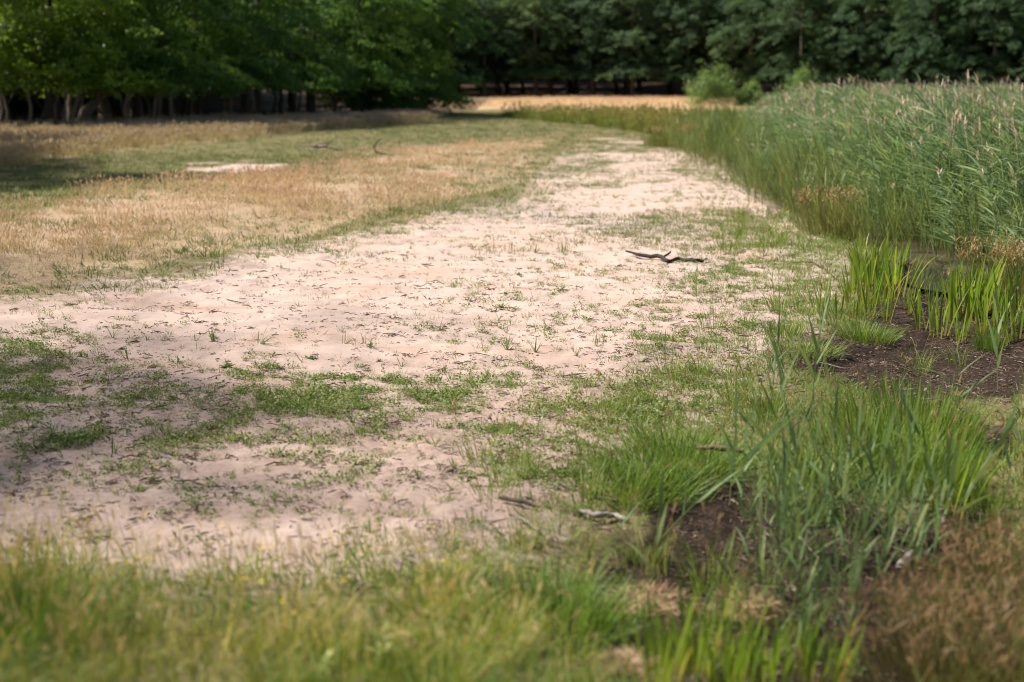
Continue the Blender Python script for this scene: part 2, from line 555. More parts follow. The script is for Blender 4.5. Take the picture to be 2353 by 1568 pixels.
def tube(mb, pts, rad, sides=6, rnd=0.5, cap=True, jag=0.0):
    pts = np.asarray(pts, float)
    n = len(pts)
    rad = np.broadcast_to(np.asarray(rad, float), (n,))
    tan = np.gradient(pts, axis=0)
    tan /= np.linalg.norm(tan, axis=1)[:, None] + 1e-9
    ref = np.array([0, 0, 1.0]) if abs(tan[0, 2]) < .9 else np.array([1.0, 0, 0])
    rings = []
    for i in range(n):
        a = np.cross(tan[i], ref)
        a /= np.linalg.norm(a) + 1e-9
        b = np.cross(tan[i], a)
        ang = np.arange(sides) / sides * 2 * np.pi
        r = rad[i] * (1 + (RNG.random(sides) - .5) * jag)
        rings.append(pts[i] + (np.cos(ang) * r)[:, None] * a + (np.sin(ang) * r)[:, None] * b)
    V = np.concatenate(rings)
    Q = []
    for i in range(n - 1):
        for s in range(sides):
            s2 = (s + 1) % sides
            Q.append((i * sides + s, i * sides + s2, (i + 1) * sides + s2, (i + 1) * sides + s))
    if cap:
        for off in (0, (n - 1) * sides):
            for s in range(1, sides - 2, 2):
                Q.append((off, off + s, off + s + 1, off + (s + 2) % sides))
    tt = np.repeat(np.linspace(0, 1, n), sides)
    mb.add(V, Q, rnd, tt, 0)
    return mb


# ------------------------------------------------------------------ object helpers
def obj(name, me, parent=None, loc=None, rot=None, scale=None, label=None, cat=None, group=None, kind=None):
    o = bpy.data.objects.new(name, me)
    COL.objects.link(o)
    if parent is not None:
        o.parent = parent
    if loc is not None:
        o.location = loc
    if rot is not None:
        o.rotation_euler = rot
    if scale is not None:
        o.scale = (scale,) * 3 if np.isscalar(scale) else scale
    for k, v in (('label', label), ('category', cat), ('group', group), ('kind', kind)):
        if v:
            o[k] = v
    return o


def place(name, parts, loc, rotz, scale, label, cat, group=None, tilt=(0, 0)):
    """A thing: an Empty at its base with one child for each (part name, mesh[, sub-parts])."""
    e = obj(name, None, loc=loc, rot=(tilt[0], tilt[1], rotz), scale=scale, label=label, cat=cat, group=group)
    e.empty_display_size = .1
    for p in parts:
        o = obj(p[0], p[1], e)
        if len(p) > 2:
            for s in p[2]:
                obj(s[0], s[1], o)
    return e


_gn_count = [0]


def scatter(name, pts, rotz, scl, tint, protos, label, cat, tilt=.12, zs=None):
    """Uncountable cover as ONE object: instances of a few source meshes on points."""
    n = len(pts)
    if n == 0:
        return None
    me = bpy.data.meshes.new(name)
    me.vertices.add(n)
    me.vertices.foreach_set('co', np.asarray(pts, np.float32).ravel())
    rot = np.stack([RNG.normal(0, tilt, n), RNG.normal(0, tilt, n), rotz], -1)
    sc = np.stack([scl, scl, scl * (zs if zs is not None else U(.8, 1.2, n))], -1)
    for nm, ty, fld, dat in (('rot', 'FLOAT_VECTOR', 'vector', rot), ('scl', 'FLOAT_VECTOR', 'vector', sc),
                             ('tint', 'FLOAT', 'value', tint), ('pick', 'INT', 'value', RNG.integers(0, len(protos), n))):
        a = me.attributes.new(nm, ty, 'POINT')
        a.data.foreach_set(fld, np.ascontiguousarray(dat, np.int32 if ty == 'INT' else np.float32).ravel())
    o = obj(name, me, label=label, cat=cat, kind='stuff')
    pc = bpy.data.collections.new('sources_' + name)
    for i, pm in enumerate(protos):
        po = bpy.data.objects.new('source_%s_%02d' % (name, i), pm)
        pc.objects.link(po)
    ng = bpy.data.node_groups.new('scatter_' + name, 'GeometryNodeTree')
    ng.interface.new_socket('Geometry', in_out='INPUT', socket_type='NodeSocketGeometry')
    ng.interface.new_socket('Geometry', in_out='OUTPUT', socket_type='NodeSocketGeometry')
    gi = ng.nodes.new('NodeGroupInput')
    go = ng.nodes.new('NodeGroupOutput')
    ci = ng.nodes.new('GeometryNodeCollectionInfo')
    ci.inputs['Collection'].default_value = pc
    ci.inputs['Separate Children'].default_value = True
    ci.inputs['Reset Children'].default_value = True
    ip = ng.nodes.new('GeometryNodeInstanceOnPoints')
    ip.inputs['Pick Instance'].default_value = True

    def na(nm, ty):
        x = ng.nodes.new('GeometryNodeInputNamedAttribute')
        x.data_type = ty
        x.inputs['Name'].default_value = nm
        return x.outputs[0]
    ng.links.new(gi.outputs[0], ip.inputs['Points'])
    ng.links.new(ci.outputs[0], ip.inputs['Instance'])
    ng.links.new(na('pick', 'INT'), ip.inputs['Instance Index'])
    ng.links.new(na('rot', 'FLOAT_VECTOR'), ip.inputs['Rotation'])
    ng.links.new(na('scl', 'FLOAT_VECTOR'), ip.inputs['Scale'])
    ng.links.new(ip.outputs[0], go.inputs[0])
    md = o.modifiers.new('scatter', 'NODES')
    md.node_group = ng
    return o


CELL_A = np.abs((GX[:-1, 1:] - GX[:-1, :-1]) * (GY[1:, :-1] - GY[:-1, :-1]))


def sample(dens, cap=60000):
    """Random ground points with the given density (per square metre) on the grid."""
    d = (dens[:-1, :-1] + dens[1:, 1:] + dens[1:, :-1] + dens[:-1, 1:]) / 4
    lam = np.maximum(d, 0) * CELL_A
    tot = lam.sum()
    n = int(min(tot, cap))
    if n <= 0:
        return np.zeros((0, 3))
    p = (lam / tot).ravel()
    cell = RNG.choice(p.size, n, p=p)
    r, c = np.divmod(cell, lam.shape[1])
    fr, fc = RNG.random(n), RNG.random(n)
    y = rows[r] + (rows[r + 1] - rows[r]) * fr
    u = ucol[c] + (ucol[c + 1] - ucol[c]) * fc
    x = u * (np.maximum(y, 0) + 6)
    return np.stack([x, y, gz(x, y) - .004], -1)


# ------------------------------------------------------------------ materials
MAT = {
    'ground': ground_material(),
    'water': water_material(),
    'dry_grass': foliage('dry_grass', [(0, (.14, .15, .05)), (.25, (.30, .25, .12)), (.6, (.57, .405, .255)), (1, (.72, .55, .38))],
                         head=(.60, .41, .30), transl=.25, rough=.6),
    'grass_shade_tint': foliage('grass_shade_tint', [(0, (.17, .16, .075)), (.5, (.34, .28, .16)), (1, (.48, .38, .23))],  # duller than dry_grass: the wood's shade is worked into this colour
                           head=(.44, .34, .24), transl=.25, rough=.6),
    'short_green': foliage('short_green', [(0, (.07, .115, .03)), (.5, (.13, .17, .05)), (1, (.30, .25, .12))], transl=.3),
    'weed': foliage('weed', [(0, (.075, .14, .026)), (.45, (.145, .21, .042)), (.75, (.28, .28, .09)), (1, (.42, .33, .17))],
                    transl=.3, base=(.22, .16, .08)),
    'weed_brown': foliage('weed_brown', [(0, (.17, .10, .06)), (.5, (.28, .17, .10)), (1, (.38, .27, .15))], transl=.2),
    'bank_grass': foliage('bank_grass', [(0, (.09, .13, .025)), (.6, (.16, .20, .035)), (1, (.30, .26, .09))],
                          head=(.31, .27, .09), transl=.35, base=(.13, .17, .03)),
    'margin_grass': foliage('margin_grass', [(0, (.065, .135, .016)), (.5, (.135, .215, .03)), (.82, (.26, .28, .06)), (1, (.46, .34, .15))],
                            head=(.30, .20, .10), transl=.35),
    'sedge': foliage('sedge', [(0, (.055, .13, .012)), (.6, (.125, .215, .022)), (.9, (.26, .27, .05)), (1, (.42, .24, .09))], transl=.35, obj_rand=True),
    'fore_grass': foliage('fore_grass', [(0, (.045, .12, .008)), (.45, (.13, .215, .018)), (.72, (.36, .32, .06)), (1, (.62, .45, .15))],
                          head=(.55, .42, .20), transl=.4),
    'reed': foliage('reed', [(0, (.055, .12, .055)), (.5, (.15, .24, .105)), (.85, (.30, .36, .18)), (1, (.50, .45, .24))],
                    head=(.70, .53, .46), transl=.45, rough=.5, spec=.3),
    'reed_edge': foliage('reed_edge', [(0, (.08, .15, .055)), (.5, (.15, .23, .07)), (.85, (.30, .32, .08)), (1, (.55, .40, .17))],
                         head=(.44, .30, .24), transl=.38, rough=.42, spec=.4, base=(.26, .22, .09)),
    'reed_shoot': foliage('reed_shoot', [(0, (.08, .145, .055)), (.6, (.14, .21, .075)), (1, (.25, .28, .10))],
                          transl=.4, rough=.52, spec=.28, obj_rand=True),
    'dead_reed': foliage('dead_reed', [(0, (.34, .24, .13)), (1, (.56, .44, .30))], head=(.46, .33, .25), transl=.1, obj_rand=True),
    'iris': foliage('iris', [(0, (.09, .17, .018)), (.6, (.17, .26, .025)), (.9, (.30, .34, .04)), (1, (.42, .28, .06))],
                    transl=.5, rough=.4, spec=.4, obj_rand=True, base=(.26, .22, .05)),
    'brown_rush': foliage('brown_rush', [(0, (.10, .15, .03)), (.5, (.17, .19, .05)), (1, (.30, .23, .09))],
                          head=(.29, .20, .09), transl=.3, obj_rand=True),
    'corner_rush': foliage('corner_rush', [(0, (.05, .09, .02)), (.5, (.12, .115, .035)), (1, (.24, .16, .07))],
                           head=(.26, .15, .075), transl=.3, obj_rand=True),
    'straw': foliage('straw', [(0, (.22, .13, .07)), (1, (.42, .29, .17))], transl=.1, obj_rand=True),
    'yellow_petal': foliage('yellow_petal', [(0, (.70, .48, .02)), (1, (.85, .62, .05))], transl=.3),
    'broad_leaf': foliage('broad_leaf', [(0, (.06, .12, .03)), (1, (.13, .20, .05))], transl=.35, obj_rand=True),
    'pale_leaf': foliage('pale_leaf', [(0, (.26, .32, .09)), (1, (.52, .52, .20))], transl=.35, obj_rand=True),
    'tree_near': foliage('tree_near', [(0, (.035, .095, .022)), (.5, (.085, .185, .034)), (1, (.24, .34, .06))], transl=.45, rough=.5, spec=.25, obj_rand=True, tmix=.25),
    'tree_sun_tinted': foliage('tree_sun_tinted', [(0, (.07, .155, .014)), (.5, (.16, .265, .02)), (1, (.34, .40, .04))], transl=.5, rough=.42, spec=.4, obj_rand=True, tmix=.2),  # paler than tree_near: sunlight on these crowns is put into the leaf colour
    'tree_far': foliage('tree_far', [(0, (.028, .066, .032)), (.5, (.055, .105, .043)), (1, (.12, .165, .05))], transl=.32, rough=.55, spec=.18, obj_rand=True, tmix=.35),
    'tree_mauve': foliage('tree_mauve', [(0, (.075, .08, .055)), (.5, (.12, .115, .08)), (1, (.17, .145, .10))], transl=.3, obj_rand=True, tmix=.3),
    'willow': foliage('willow', [(0, (.10, .18, .05)), (.6, (.18, .28, .075)), (1, (.27, .37, .10))], transl=.35, obj_rand=True, tmix=.3),
    'bark': bark('bark', (.10, .075, .055), (.22, .175, .135)),
    'bark_pale': bark('bark_pale', (.24, .195, .155), (.38, .32, .26)),
    'bark_far': bark('bark_far', (.12, .085, .065), (.22, .165, .13)),
    'bark_dark': bark('bark_dark', (.045, .035, .028), (.10, .08, .06)),
    'stick_dark': bark('stick_dark', (.055, .042, .035), (.16, .125, .10), 14),
    'stick_black': bark('stick_black', (.025, .02, .018), (.075, .058, .048), 14),
    'stick_grey': bark('stick_grey', (.24, .21, .19), (.42, .37, .33), 20),
    'stick_brown': bark('stick_brown', (.14, .09, .06), (.26, .18, .12), 20),
    'fresh_wood': bark('fresh_wood', (.55, .52, .38), (.75, .72, .55), 20, .1),
}

# ------------------------------------------------------------------ ground and water
mbg = MB()
nr, nc = GX.shape
idx = np.arange(nr * nc).reshape(nr, nc)
quads = np.stack([idx[:-1, :-1], idx[:-1, 1:], idx[1:, 1:], idx[1:, :-1]], -1)
mbg.add(np.stack([GX, GY, GZ], -1), quads)
gme = mbg.mesh('ground', MAT['ground'], True, False)
for key in ('sand', 'mud', 'dry', 'green_l', 'green_r', 'far_tan', 'litter', 'reed', 'wood', 'soil'):
    a_ = gme.attributes.new(key, 'FLOAT', 'POINT')
    a_.data.foreach_set('value', M[key].astype(np.float32).ravel())
obj('ground', gme, kind='structure')

wx, wy, wz = at(2130, 640)
mbw = MB()
nw = 36
ang = np.linspace(0, 2 * np.pi, nw, endpoint=False)
rw = 1 + .18 * np.sin(3 * ang + 1) + .1 * np.sin(7 * ang)
ring = np.stack([wx + .55 * rw * np.cos(ang), wy + 1.5 * rw * np.sin(ang), np.full(nw, wz + .055)], -1)
cen = np.stack([wx + .2 * rw * np.cos(ang), wy + .6 * rw * np.sin(ang), np.full(nw, wz + .055)], -1)
cc = np.array([[wx, wy, wz + .055]] * nw)
vv = np.concatenate([ring, cen, cc])
qq = []
for s in range(nw):
    s2 = (s + 1) % nw
    qq.append((s, s2, nw + s2, nw + s))
    qq.append((nw + s, nw + s2, 2 * nw + s2, 2 * nw + s))
mbw.add(vv, qq)
obj('water', mbw.mesh('water', MAT['water'], False, False), kind='structure')

# ------------------------------------------------------------------ trees
def leaf_quads(mb, P, Nrm, size, asp=.62, rnd=None):
    """Rhombic leaves at P with normals Nrm."""
    n = len(P)
    Nrm = Nrm / (np.linalg.norm(Nrm, axis=1)[:, None] + 1e-9)
    r = RNG.normal(size=(n, 3))
    a = np.cross(Nrm, r)
    a /= np.linalg.norm(a, axis=1)[:, None] + 1e-9
    b = np.cross(Nrm, a)
    s = np.broadcast_to(np.asarray(size, float), (n,))[:, None]
    droop = Nrm * s * .12
    V = np.stack([P - a * s * .5 - droop, P + b * s * asp * .5, P + a * s * .5 - droop, P - b * s * asp * .5], 1)
    Q = np.arange(n * 4).reshape(n, 4)
    if rnd is None:
        rnd = RNG.random(n)
    mb.add(V, Q, np.repeat(rnd, 4), .5, 0)


def crown_mesh(name, mat, H, R, zb, nb, ns, nl, leaf, seed, lean=(0, 0), tier=False):
    """Boughs spread over a lobed shell, each bough a stack of drooping leaf sprays."""
    rg = np.random.default_rng(seed)
    k = rg.normal(size=(nb, 3))
    k /= np.linalg.norm(k, axis=1)[:, None]
    ph = rg.uniform(0, 6.28, 3)
    az = np.arctan2(k[:, 1], k[:, 0])
    lob = 1 + .16 * np.sin(3 * az + ph[0]) + .12 * np.sin(5 * az + ph[1]) + rg.uniform(-.12, .12, nb)
    zc = zb + (H - zb) * .42
    hz = np.where(k[:, 2] > 0, H - zc, zc - zb)
    shell = rg.uniform(.62, 1.0, nb)
    bc = np.stack([k[:, 0] * R * lob * shell, k[:, 1] * R * lob * shell, zc + k[:, 2] * hz * shell], -1)
    # extra skirt of low boughs that droops to the browse line
    nsk = nb // 3
    a2 = rg.uniform(0, 6.28, nsk)
    r2 = R * rg.uniform(.55, 1.05, nsk)
    sk = np.stack([np.cos(a2) * r2, np.sin(a2) * r2, zb + rg.uniform(.15, 1.6, nsk)], -1)
    bc = np.concatenate([bc, sk])
    nb2 = len(bc)
    bsz = rg.uniform(.75, 1.25, nb2)
    out = np.stack([bc[:, 0], bc[:, 1], np.zeros(nb2)], -1)
    out /= np.linalg.norm(out, axis=1)[:, None] + 1e-6
    # sprays
    o = rg.normal(size=(nb2, ns, 3)) * np.array([.92, .92, .30]) * bsz[:, None, None] * (R / 5.2)
    sp = bc[:, None] + o
    radial = np.einsum('bsk,bk->bs', o, out)
    sp[..., 2] -= .7 * np.abs(radial) * (radial > 0) + .12 * (radial > 0)
    sn = np.array([0, 0, 1.0]) + out[:, None] * .55 + rg.normal(size=(nb2, ns, 3)) * .28
    sn /= np.linalg.norm(sn, axis=-1)[..., None]
    brnd = rg.random(nb2)
    srnd = np.clip(brnd[:, None] * .7 + rg.random((nb2, ns)) * .3, 0, 1)
    # leaves in each spray's plane
    S = sp.reshape(-1, 3)
    SN = sn.reshape(-1, 3)
    SR = srnd.reshape(-1)
    m = len(S)
    ref = np.cross(SN, rg.normal(size=(m, 3)))
    ref /= np.linalg.norm(ref, axis=1)[:, None]
    ref2 = np.cross(SN, ref)
    rr = np.sqrt(rg.random((m, nl))) * .62 * (R / 5.2)
    aa = rg.uniform(0, 6.28, (m, nl))
    P = (S[:, None] + ref[:, None] * (rr * np.cos(aa))[..., None] * 1.35 + ref2[:, None] * (rr * np.sin(aa))[..., None] * .8
         + SN[:, None] * rg.normal(0, .07, (m, nl))[..., None])
    P[..., 2] -= rr ** 2 * .35
    NN = SN[:, None] + rg.normal(size=(m, nl, 3)) * .45
    R0 = np.clip(SR[:, None] * .6 + rg.random((m, nl)) * .4, 0, 1)
    P = P.reshape(-1, 3)
    NN = NN.reshape(-1, 3)
    R0 = R0.reshape(-1)
    lim = zb + .5 * (np.sin(P[:, 0] * 1.3 + ph[2]) * np.sin(P[:, 1] * 1.1 + ph[1])) - .1
    keep = P[:, 2] > lim
    P, NN, R0 = P[keep], NN[keep], R0[keep]
    P[:, 0] += lean[0] * P[:, 2]
    P[:, 1] += lean[1] * P[:, 2]
    mb = MB()
    leaf_quads(mb, P, NN, leaf * rg.uniform(.7, 1.3, len(P)), .66, R0)
    return mb.mesh(name, mat)


def wobble_path(p0, p1, n, amp, rg):
    t = np.linspace(0, 1, n)[:, None]
    p = np.asarray(p0)[None] * (1 - t) + np.asarray(p1)[None] * t
    w = np.cumsum(rg.normal(0, 1, (n, 3)), 0) * amp
    w -= t * w[-1]
    w[0] = 0
    return p + w * np.sin(np.pi * np.clip(t, 0, 1)) ** .5


def trunk_parts(H, rad, zb, seed, mat, lean=(0., 0.), limbs=6, R=5.0, stems=1):
    rg = np.random.default_rng(seed)
    parts = []
    for s in range(stems):
        ox, oy = (0, 0) if s == 0 else rg.uniform(-.5, .5, 2)
        top = np.array([lean[0] * H + ox * 3, lean[1] * H + oy * 3, H * .86])
        path = wobble_path((ox, oy, -.25), top, 12, .09, rg)
        r = rad * np.linspace(1, .12, 12) * np.concatenate([[1.5, 1.12], np.ones(10)])
        mb = MB()
        tube(mb, path, r if s == 0 else r * .6, 9, rg.random(), jag=.14)
        subs = []
        parts.append(('trunk', mb.mesh('trunk', mat, True), subs))
        if s == 0:
            for k in range(limbs):
                i = rg.integers(2, 9)
                a = k / limbs * 6.28 + rg.uniform(-.5, .5)
                ln = R * rg.uniform(.5, .85)
                st = path[i]
                if st[2] < 1.2:
                    st = path[3]
                en = st + np.array([math.cos(a) * ln, math.sin(a) * ln, rg.uniform(.5, 3.0)])
                lp = wobble_path(st, en, 7, .10, rg)
                ml = MB()
                tube(ml, lp, np.linspace(r[i] * .5, .02, 7), 6, rg.random(), jag=.1)
                subs.append(('limb', ml.mesh('limb', mat, True)))
    return parts


NEAR = []
for k in range(4):
    Hk, Rk = 12.5 + k % 3, 4.9 + .3 * (k % 2)
    NEAR.append((crown_mesh('crown_near_%d' % k, MAT['tree_near'], Hk, Rk, 1.95, 54, 10, 58, .19, 100 + k),
                 trunk_parts(Hk, .24, 2, 200 + k, MAT['bark_dark'], stems=1 + k % 2, R=Rk)))
SUN_TINTED = (crown_mesh('crown_sun_tinted', MAT['tree_sun_tinted'], 12, 5.2, 1.9, 58, 10, 68, .18, 150), NEAR[0][1])
LOOSE = (crown_mesh('crown_loose', MAT['tree_near'], 13, 5.6, 3.4, 40, 6, 34, .16, 160), NEAR[1][1])  # crown thinned for soft dappled shade, used on unseen trees only
SKIRT = (crown_mesh('crown_skirt', MAT['tree_near'], 12.5, 4.6, .55, 74, 9, 62, .19, 170), NEAR[2][1])
FARV = []
for k in range(5):
    Hk, Rk = 17.0 + 1.3 * (k % 3), 5.4 + .4 * (k % 2)
    FARV.append((crown_mesh('crown_far_%d' % k, MAT['tree_far'], Hk, Rk, 2.75, 80, 8, 46, .26, 300 + k),
                 trunk_parts(Hk, .30, 2, 400 + k, MAT['bark_far'], stems=1, R=Rk)))
MAUVE = (crown_mesh('crown_mauve', MAT['tree_mauve'], 18, 5.4, 2.0, 75, 7, 34, .34, 330), FARV[0][1])


def tree(name, var, x, y, rot, sc, label, group):
    z = float(gz(x, y))
    return place(name, var[1] + [('crown', var[0])], (x, y, z), rot, sc, label, 'tree', group)


# left wood, front row (picture x of the trunk, picture y of its foot)
front = [
    (-40, 306, SUN_TINTED, 1.02, 'bright yellow-green tree at the left edge, sunlight painted into its leaf colour'),
    (150, 303, SUN_TINTED, 1.0, 'tree with sunlight painted into its yellow-green leaves over the dark stems, second in the left row'),
    (335, 296, NEAR[0], 1.0, 'dark green tree right of the pale fallen trunk'),
    (470, 288, NEAR[1], 1.0, 'dark leafy tree in the middle of the left wood with drooping branches'),
    (610, 281, NEAR[2], .98, 'dark green tree whose low branch reaches toward the grass'),
    (735, 274, NEAR[3], 1.0, 'dark green tree left of the gap with light showing between stems'),
    (850, 269, NEAR[0], 1.02, 'dark green tree second from the right end of the left wood'),
    (940, 265, SKIRT, 1.08, 'last tree at the right end of the left wood, drooping nearly to the grass'),
]
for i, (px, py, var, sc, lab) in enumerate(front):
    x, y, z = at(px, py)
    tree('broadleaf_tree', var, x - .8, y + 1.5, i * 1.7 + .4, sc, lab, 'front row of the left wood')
for i in range(3, 9):
    px, py = -150 + i * 120, 291 - i * 3.6
    x, y, z = at(px, py)
    tree('broadleaf_tree', NEAR[(i * 3 + 1) % 4], x - 5 + U(-1, 1), y + 7 + U(-1, 1), i * 2.3, U(1.05, 1.25),
         'dark tree in the second row of the left wood, %s from the left' % ['', '', '', 'first', 'second', 'third', 'fourth', 'fifth', 'sixth'][i], 'second row of the left wood')
for i in range(8):
    px, py = -170 + i * 125, 284 - i * 3.2
    x, y, z = at(px, py)
    tree('broadleaf_tree', NEAR[(i * 3 + 2) % 4], x - 12 + U(-2, 2), y + 16 + U(-2, 2), i * 1.3, U(1.15, 1.4),
         'dark tree deep inside the left wood', 'deep rows of the left wood')
for r, (ox, oy) in enumerate([(-20, 27), (-28, 40), (-37, 55)]):
    for i in range(10):
        px, py = -200 + i * 125, 286 - i * 3.2
        x, y, z = at(px, py)
        tree('broadleaf_tree', NEAR[(i * 3 + r) % 4], x + ox + U(-2, 2), y + oy + U(-2, 2), i * 1.1 + r, U(1.2, 1.5),
             'dark tree deep inside the left wood', 'deep rows of the left wood')
# the wood goes on to the left of the picture and shades the meadow; nearest trees are added to dim the near sand
for i, (x, y, sc) in enumerate([(-26.5, 50, 1.0), (-22.3, 40, .9), (-19.5, 33, .9), (-19.0, 25, .9), (-14.6, 13.0, 1.0), (-12.2, 8.0, 1.0), (-11.5, 2.5, 1.0)]):
    tree('broadleaf_tree', LOOSE if i > 2 else NEAR[i % 4], x, y, i * 1.9, sc, 'unseen tree outside the picture on the left, placed for its shade', 'trees left of the picture')

# far wood
ORD = ['first', 'second', 'third', 'fourth', 'fifth', 'sixth', 'seventh', 'eighth', 'ninth', 'tenth', 'eleventh', 'twelfth', 'thirteenth',
       'fourteenth', 'fifteenth', 'sixteenth', 'seventeenth', 'eighteenth', 'nineteenth', 'twentieth']


def far_label(i, px):
    if px < 1040:
        return '%s tree of the far wood, half hidden behind the left wood' % ORD[i]
    if px > 1640:
        return 'dark green tree behind the reed bed, %s along the far wood from the left' % ORD[i]
    return 'broad green tree over the tan field, %s along the far wood from the left' % ORD[i]


fx = np.arange(-26, 104, 7.6)
k = 0
for i, x in enumerate(fx):
    x = x + U(-1.2, 1.2)
    y = 229 - max(x - 20, 0) * .75 + U(-2, 2)
    px, py = project(x, y)
    var = MAUVE if 1040 < px < 1180 and i % 2 == 0 else FARV[i % 5]
    tree('broadleaf_tree', var, x, y, i * 2.1, U(.92, 1.12), far_label(i, px), 'front row of the far wood')
for r, (oy, sp_) in enumerate([(8, 7.5), (17, 8.5), (28, 10.0), (40, 10.0), (54, 11.0), (70, 12.0)]):
    for i, x in enumerate(np.arange(-40, 112, sp_)):
        x = x + U(-1.5, 1.5)
        y = 229 - max(x - 20, 0) * .75 + oy + U(-2, 2)
        tree('broadleaf_tree', FARV[(i * 2 + r) % 5], x, y, i * 1.3 + r, U(1.05, 1.3), 'dark tree inside the far wood behind its front row', 'inner rows of the far wood')

# ------------------------------------------------------------------ shrubs and loose wood by the left wood
def shrub_mesh(name, mat, R, H, seed, leaf, nb=26, ns=6, nl=40, upright=False):
    rg = np.random.default_rng(seed)
    k = rg.normal(size=(nb, 3))
    k[:, 2] = np.abs(k[:, 2])
    k /= np.linalg.norm(k, axis=1)[:, None]
    bc = k * np.array([R, R, H * .92]) * rg.uniform(.45, 1, nb)[:, None] + np.array([0, 0, .12 * H])
    sp = bc[:, None] + rg.normal(size=(nb, ns, 3)) * np.array([.2 * R, .2 * R, .12 * H])
    P = sp[:, :, None] + rg.normal(size=(nb, ns, nl, 3)) * np.array([.10 * R, .10 * R, (.14 if upright else .07) * H])
    P = P.reshape(-1, 3)
    P[:, 2] = np.abs(P[:, 2]) + .03
    N = np.array([0, 0, .6]) + P / (np.linalg.norm(P, axis=1)[:, None]) * .5 + rg.normal(size=P.shape) * .55
    R0 = np.repeat(rg.random(nb), ns * nl) * .5 + rg.random(len(P)) * .5
    mb = MB()
    leaf_quads(mb, P, N, leaf * rg.uniform(.7, 1.3, len(P)), .5, R0)
    return mb.mesh(name, mat)


def shrub(name, mat, px, py, R, H, seed, leaf, label, group=None, y_extra=0, upright=False, **kw):
    x, y, z = at(px, py)
    rg = np.random.default_rng(seed)
    parts = []
    for s in range(4):
        mb = MB()
        a = rg.uniform(0, 6.28)
        tube(mb, wobble_path((0, 0, -.1), (math.cos(a) * R * .5, math.sin(a) * R * .5, H * .7), 6, .03, rg), np.linspace(.05, .012, 6), 6)
        parts.append(('stem', mb.mesh('stem', MAT['bark'], True)))
    parts.append(('foliage', shrub_mesh('foliage', mat, R, H, seed, leaf, upright=upright, **kw)))
    return place(name, parts, (x, y + y_extra, z), seed, 1, label, 'shrub', group)


shrub('willow_shrub', MAT['willow'], 1632, 243, 2.4, 3.5, 11, .2, 'round light green willow bush at the edge of the tan field', upright=True)
shrub('willow_shrub', MAT['willow'], 1720, 243, 1.3, 1.9, 12, .18, 'low green bush between the round willow and the reed bed', upright=True)
shrub('willow_shrub', MAT['willow'], 1838, 244, 1.8, 3.6, 13, .18, 'tall loose light green bush rising behind the reed plumes', upright=True, nb=20)
shrub('elder_shrub', MAT['tree_near'], 905, 268, 1.5, .95, 14, .16, 'low dark leafy bush at the right foot of the left wood', nb=22)
shrub('elder_shrub', MAT['tree_near'], 845, 266, 1.3, 1.3, 15, .16, 'dark leafy bush under the last trees of the left wood', nb=22)
shrub('elder_shrub', MAT['tree_near'], 962, 262, .8, .6, 16, .15, 'smallest dark bush, in front of the last left tree', nb=12)


def pole(name, px, py, h, r, lean, mat, label, group=None, fork=False, seed=0, cat='trunk', dy=0.0):
    """A bare stem of the wood edge."""
    x, y, z = at(px, py)
    rg = np.random.default_rng(seed)
    mb = MB()
    path = wobble_path((0, 0, -.2), (lean * h, rg.uniform(-.1, .1) * h, h), 9, .045 * h / 2, rg)
    tube(mb, path, r * np.linspace(1.15, .45, 9), 7, rg.random(), jag=.12)
    subs = []
    parts = [('stem', mb.mesh('stem', mat, True), subs)]
    for k in range(2 if fork else 1):
        mf = MB()
        st = path[4 + k]
        tube(mf, wobble_path(st, st + np.array([rg.uniform(-.5, .5) * h * .5, rg.uniform(-.2, .2), h * rg.uniform(.2, .4)]), 5, .04, rg),
             r * np.linspace(.45, .12, 5), 5)
        subs.append(('branch', mf.mesh('branch', mat, True)))
    return place(name, parts, (x, y + dy, z), 0, 1, label, cat, group)


pole('bare_trunk', 242, 290, 3.2, .34, -.12, MAT['bark'], 'thick pale trunk left of the dead fallen trunk', seed=1)
pole('bare_trunk', 312, 288, 3.4, .36, .02, MAT['bark'], 'thick brown trunk behind the pale upright post', seed=2)
pole('dead_post', 296, 300, 1.75, .075, .10, MAT['bark_pale'], 'thin pale upright dead post in front of the left wood', seed=3, cat='post')
pole('bare_trunk', 72, 306, 2.4, .09, -.06, MAT['bark_pale'], 'thin pale forked stem, leftmost of the bare stems', fork=True, seed=4)
pole('bare_trunk', 98, 308, 2.4, .10, .12, MAT['bark_dark'], 'thin dark stem leaning right among the leftmost bare stems', seed=5)
pole('bare_trunk', 122, 308, 2.5, .10, .10, MAT['bark_dark'], 'dark stem in the middle of the leftmost bare stems', fork=True, seed=6)
pole('bare_trunk', 136, 306, 2.4, .07, .16, MAT['bark_pale'], 'thin pale wavy stem leaning right among the bare stems', fork=True, seed=7)
pole('bare_trunk', 165, 303, 2.5, .11, .20, MAT['bark_pale'], 'pale stem leaning right just left of the thick pale trunk', seed=8)
rgp = np.random.default_rng(77)
for i in range(44):
    px = rgp.uniform(-120, 900)
    f = (px + 120) / 1020
    pole('bare_trunk', px, 292 - 28 * f + rgp.uniform(-6, 3), rgp.uniform(2.2, 3.4), rgp.uniform(.06, .16), rgp.normal(0, .16),
         MAT['bark_dark'] if rgp.random() < .6 else MAT['bark'], 'slim bare stem in the shade under the left wood', 'slim stems under the left wood',
         fork=rgp.random() < .4, seed=20 + i)

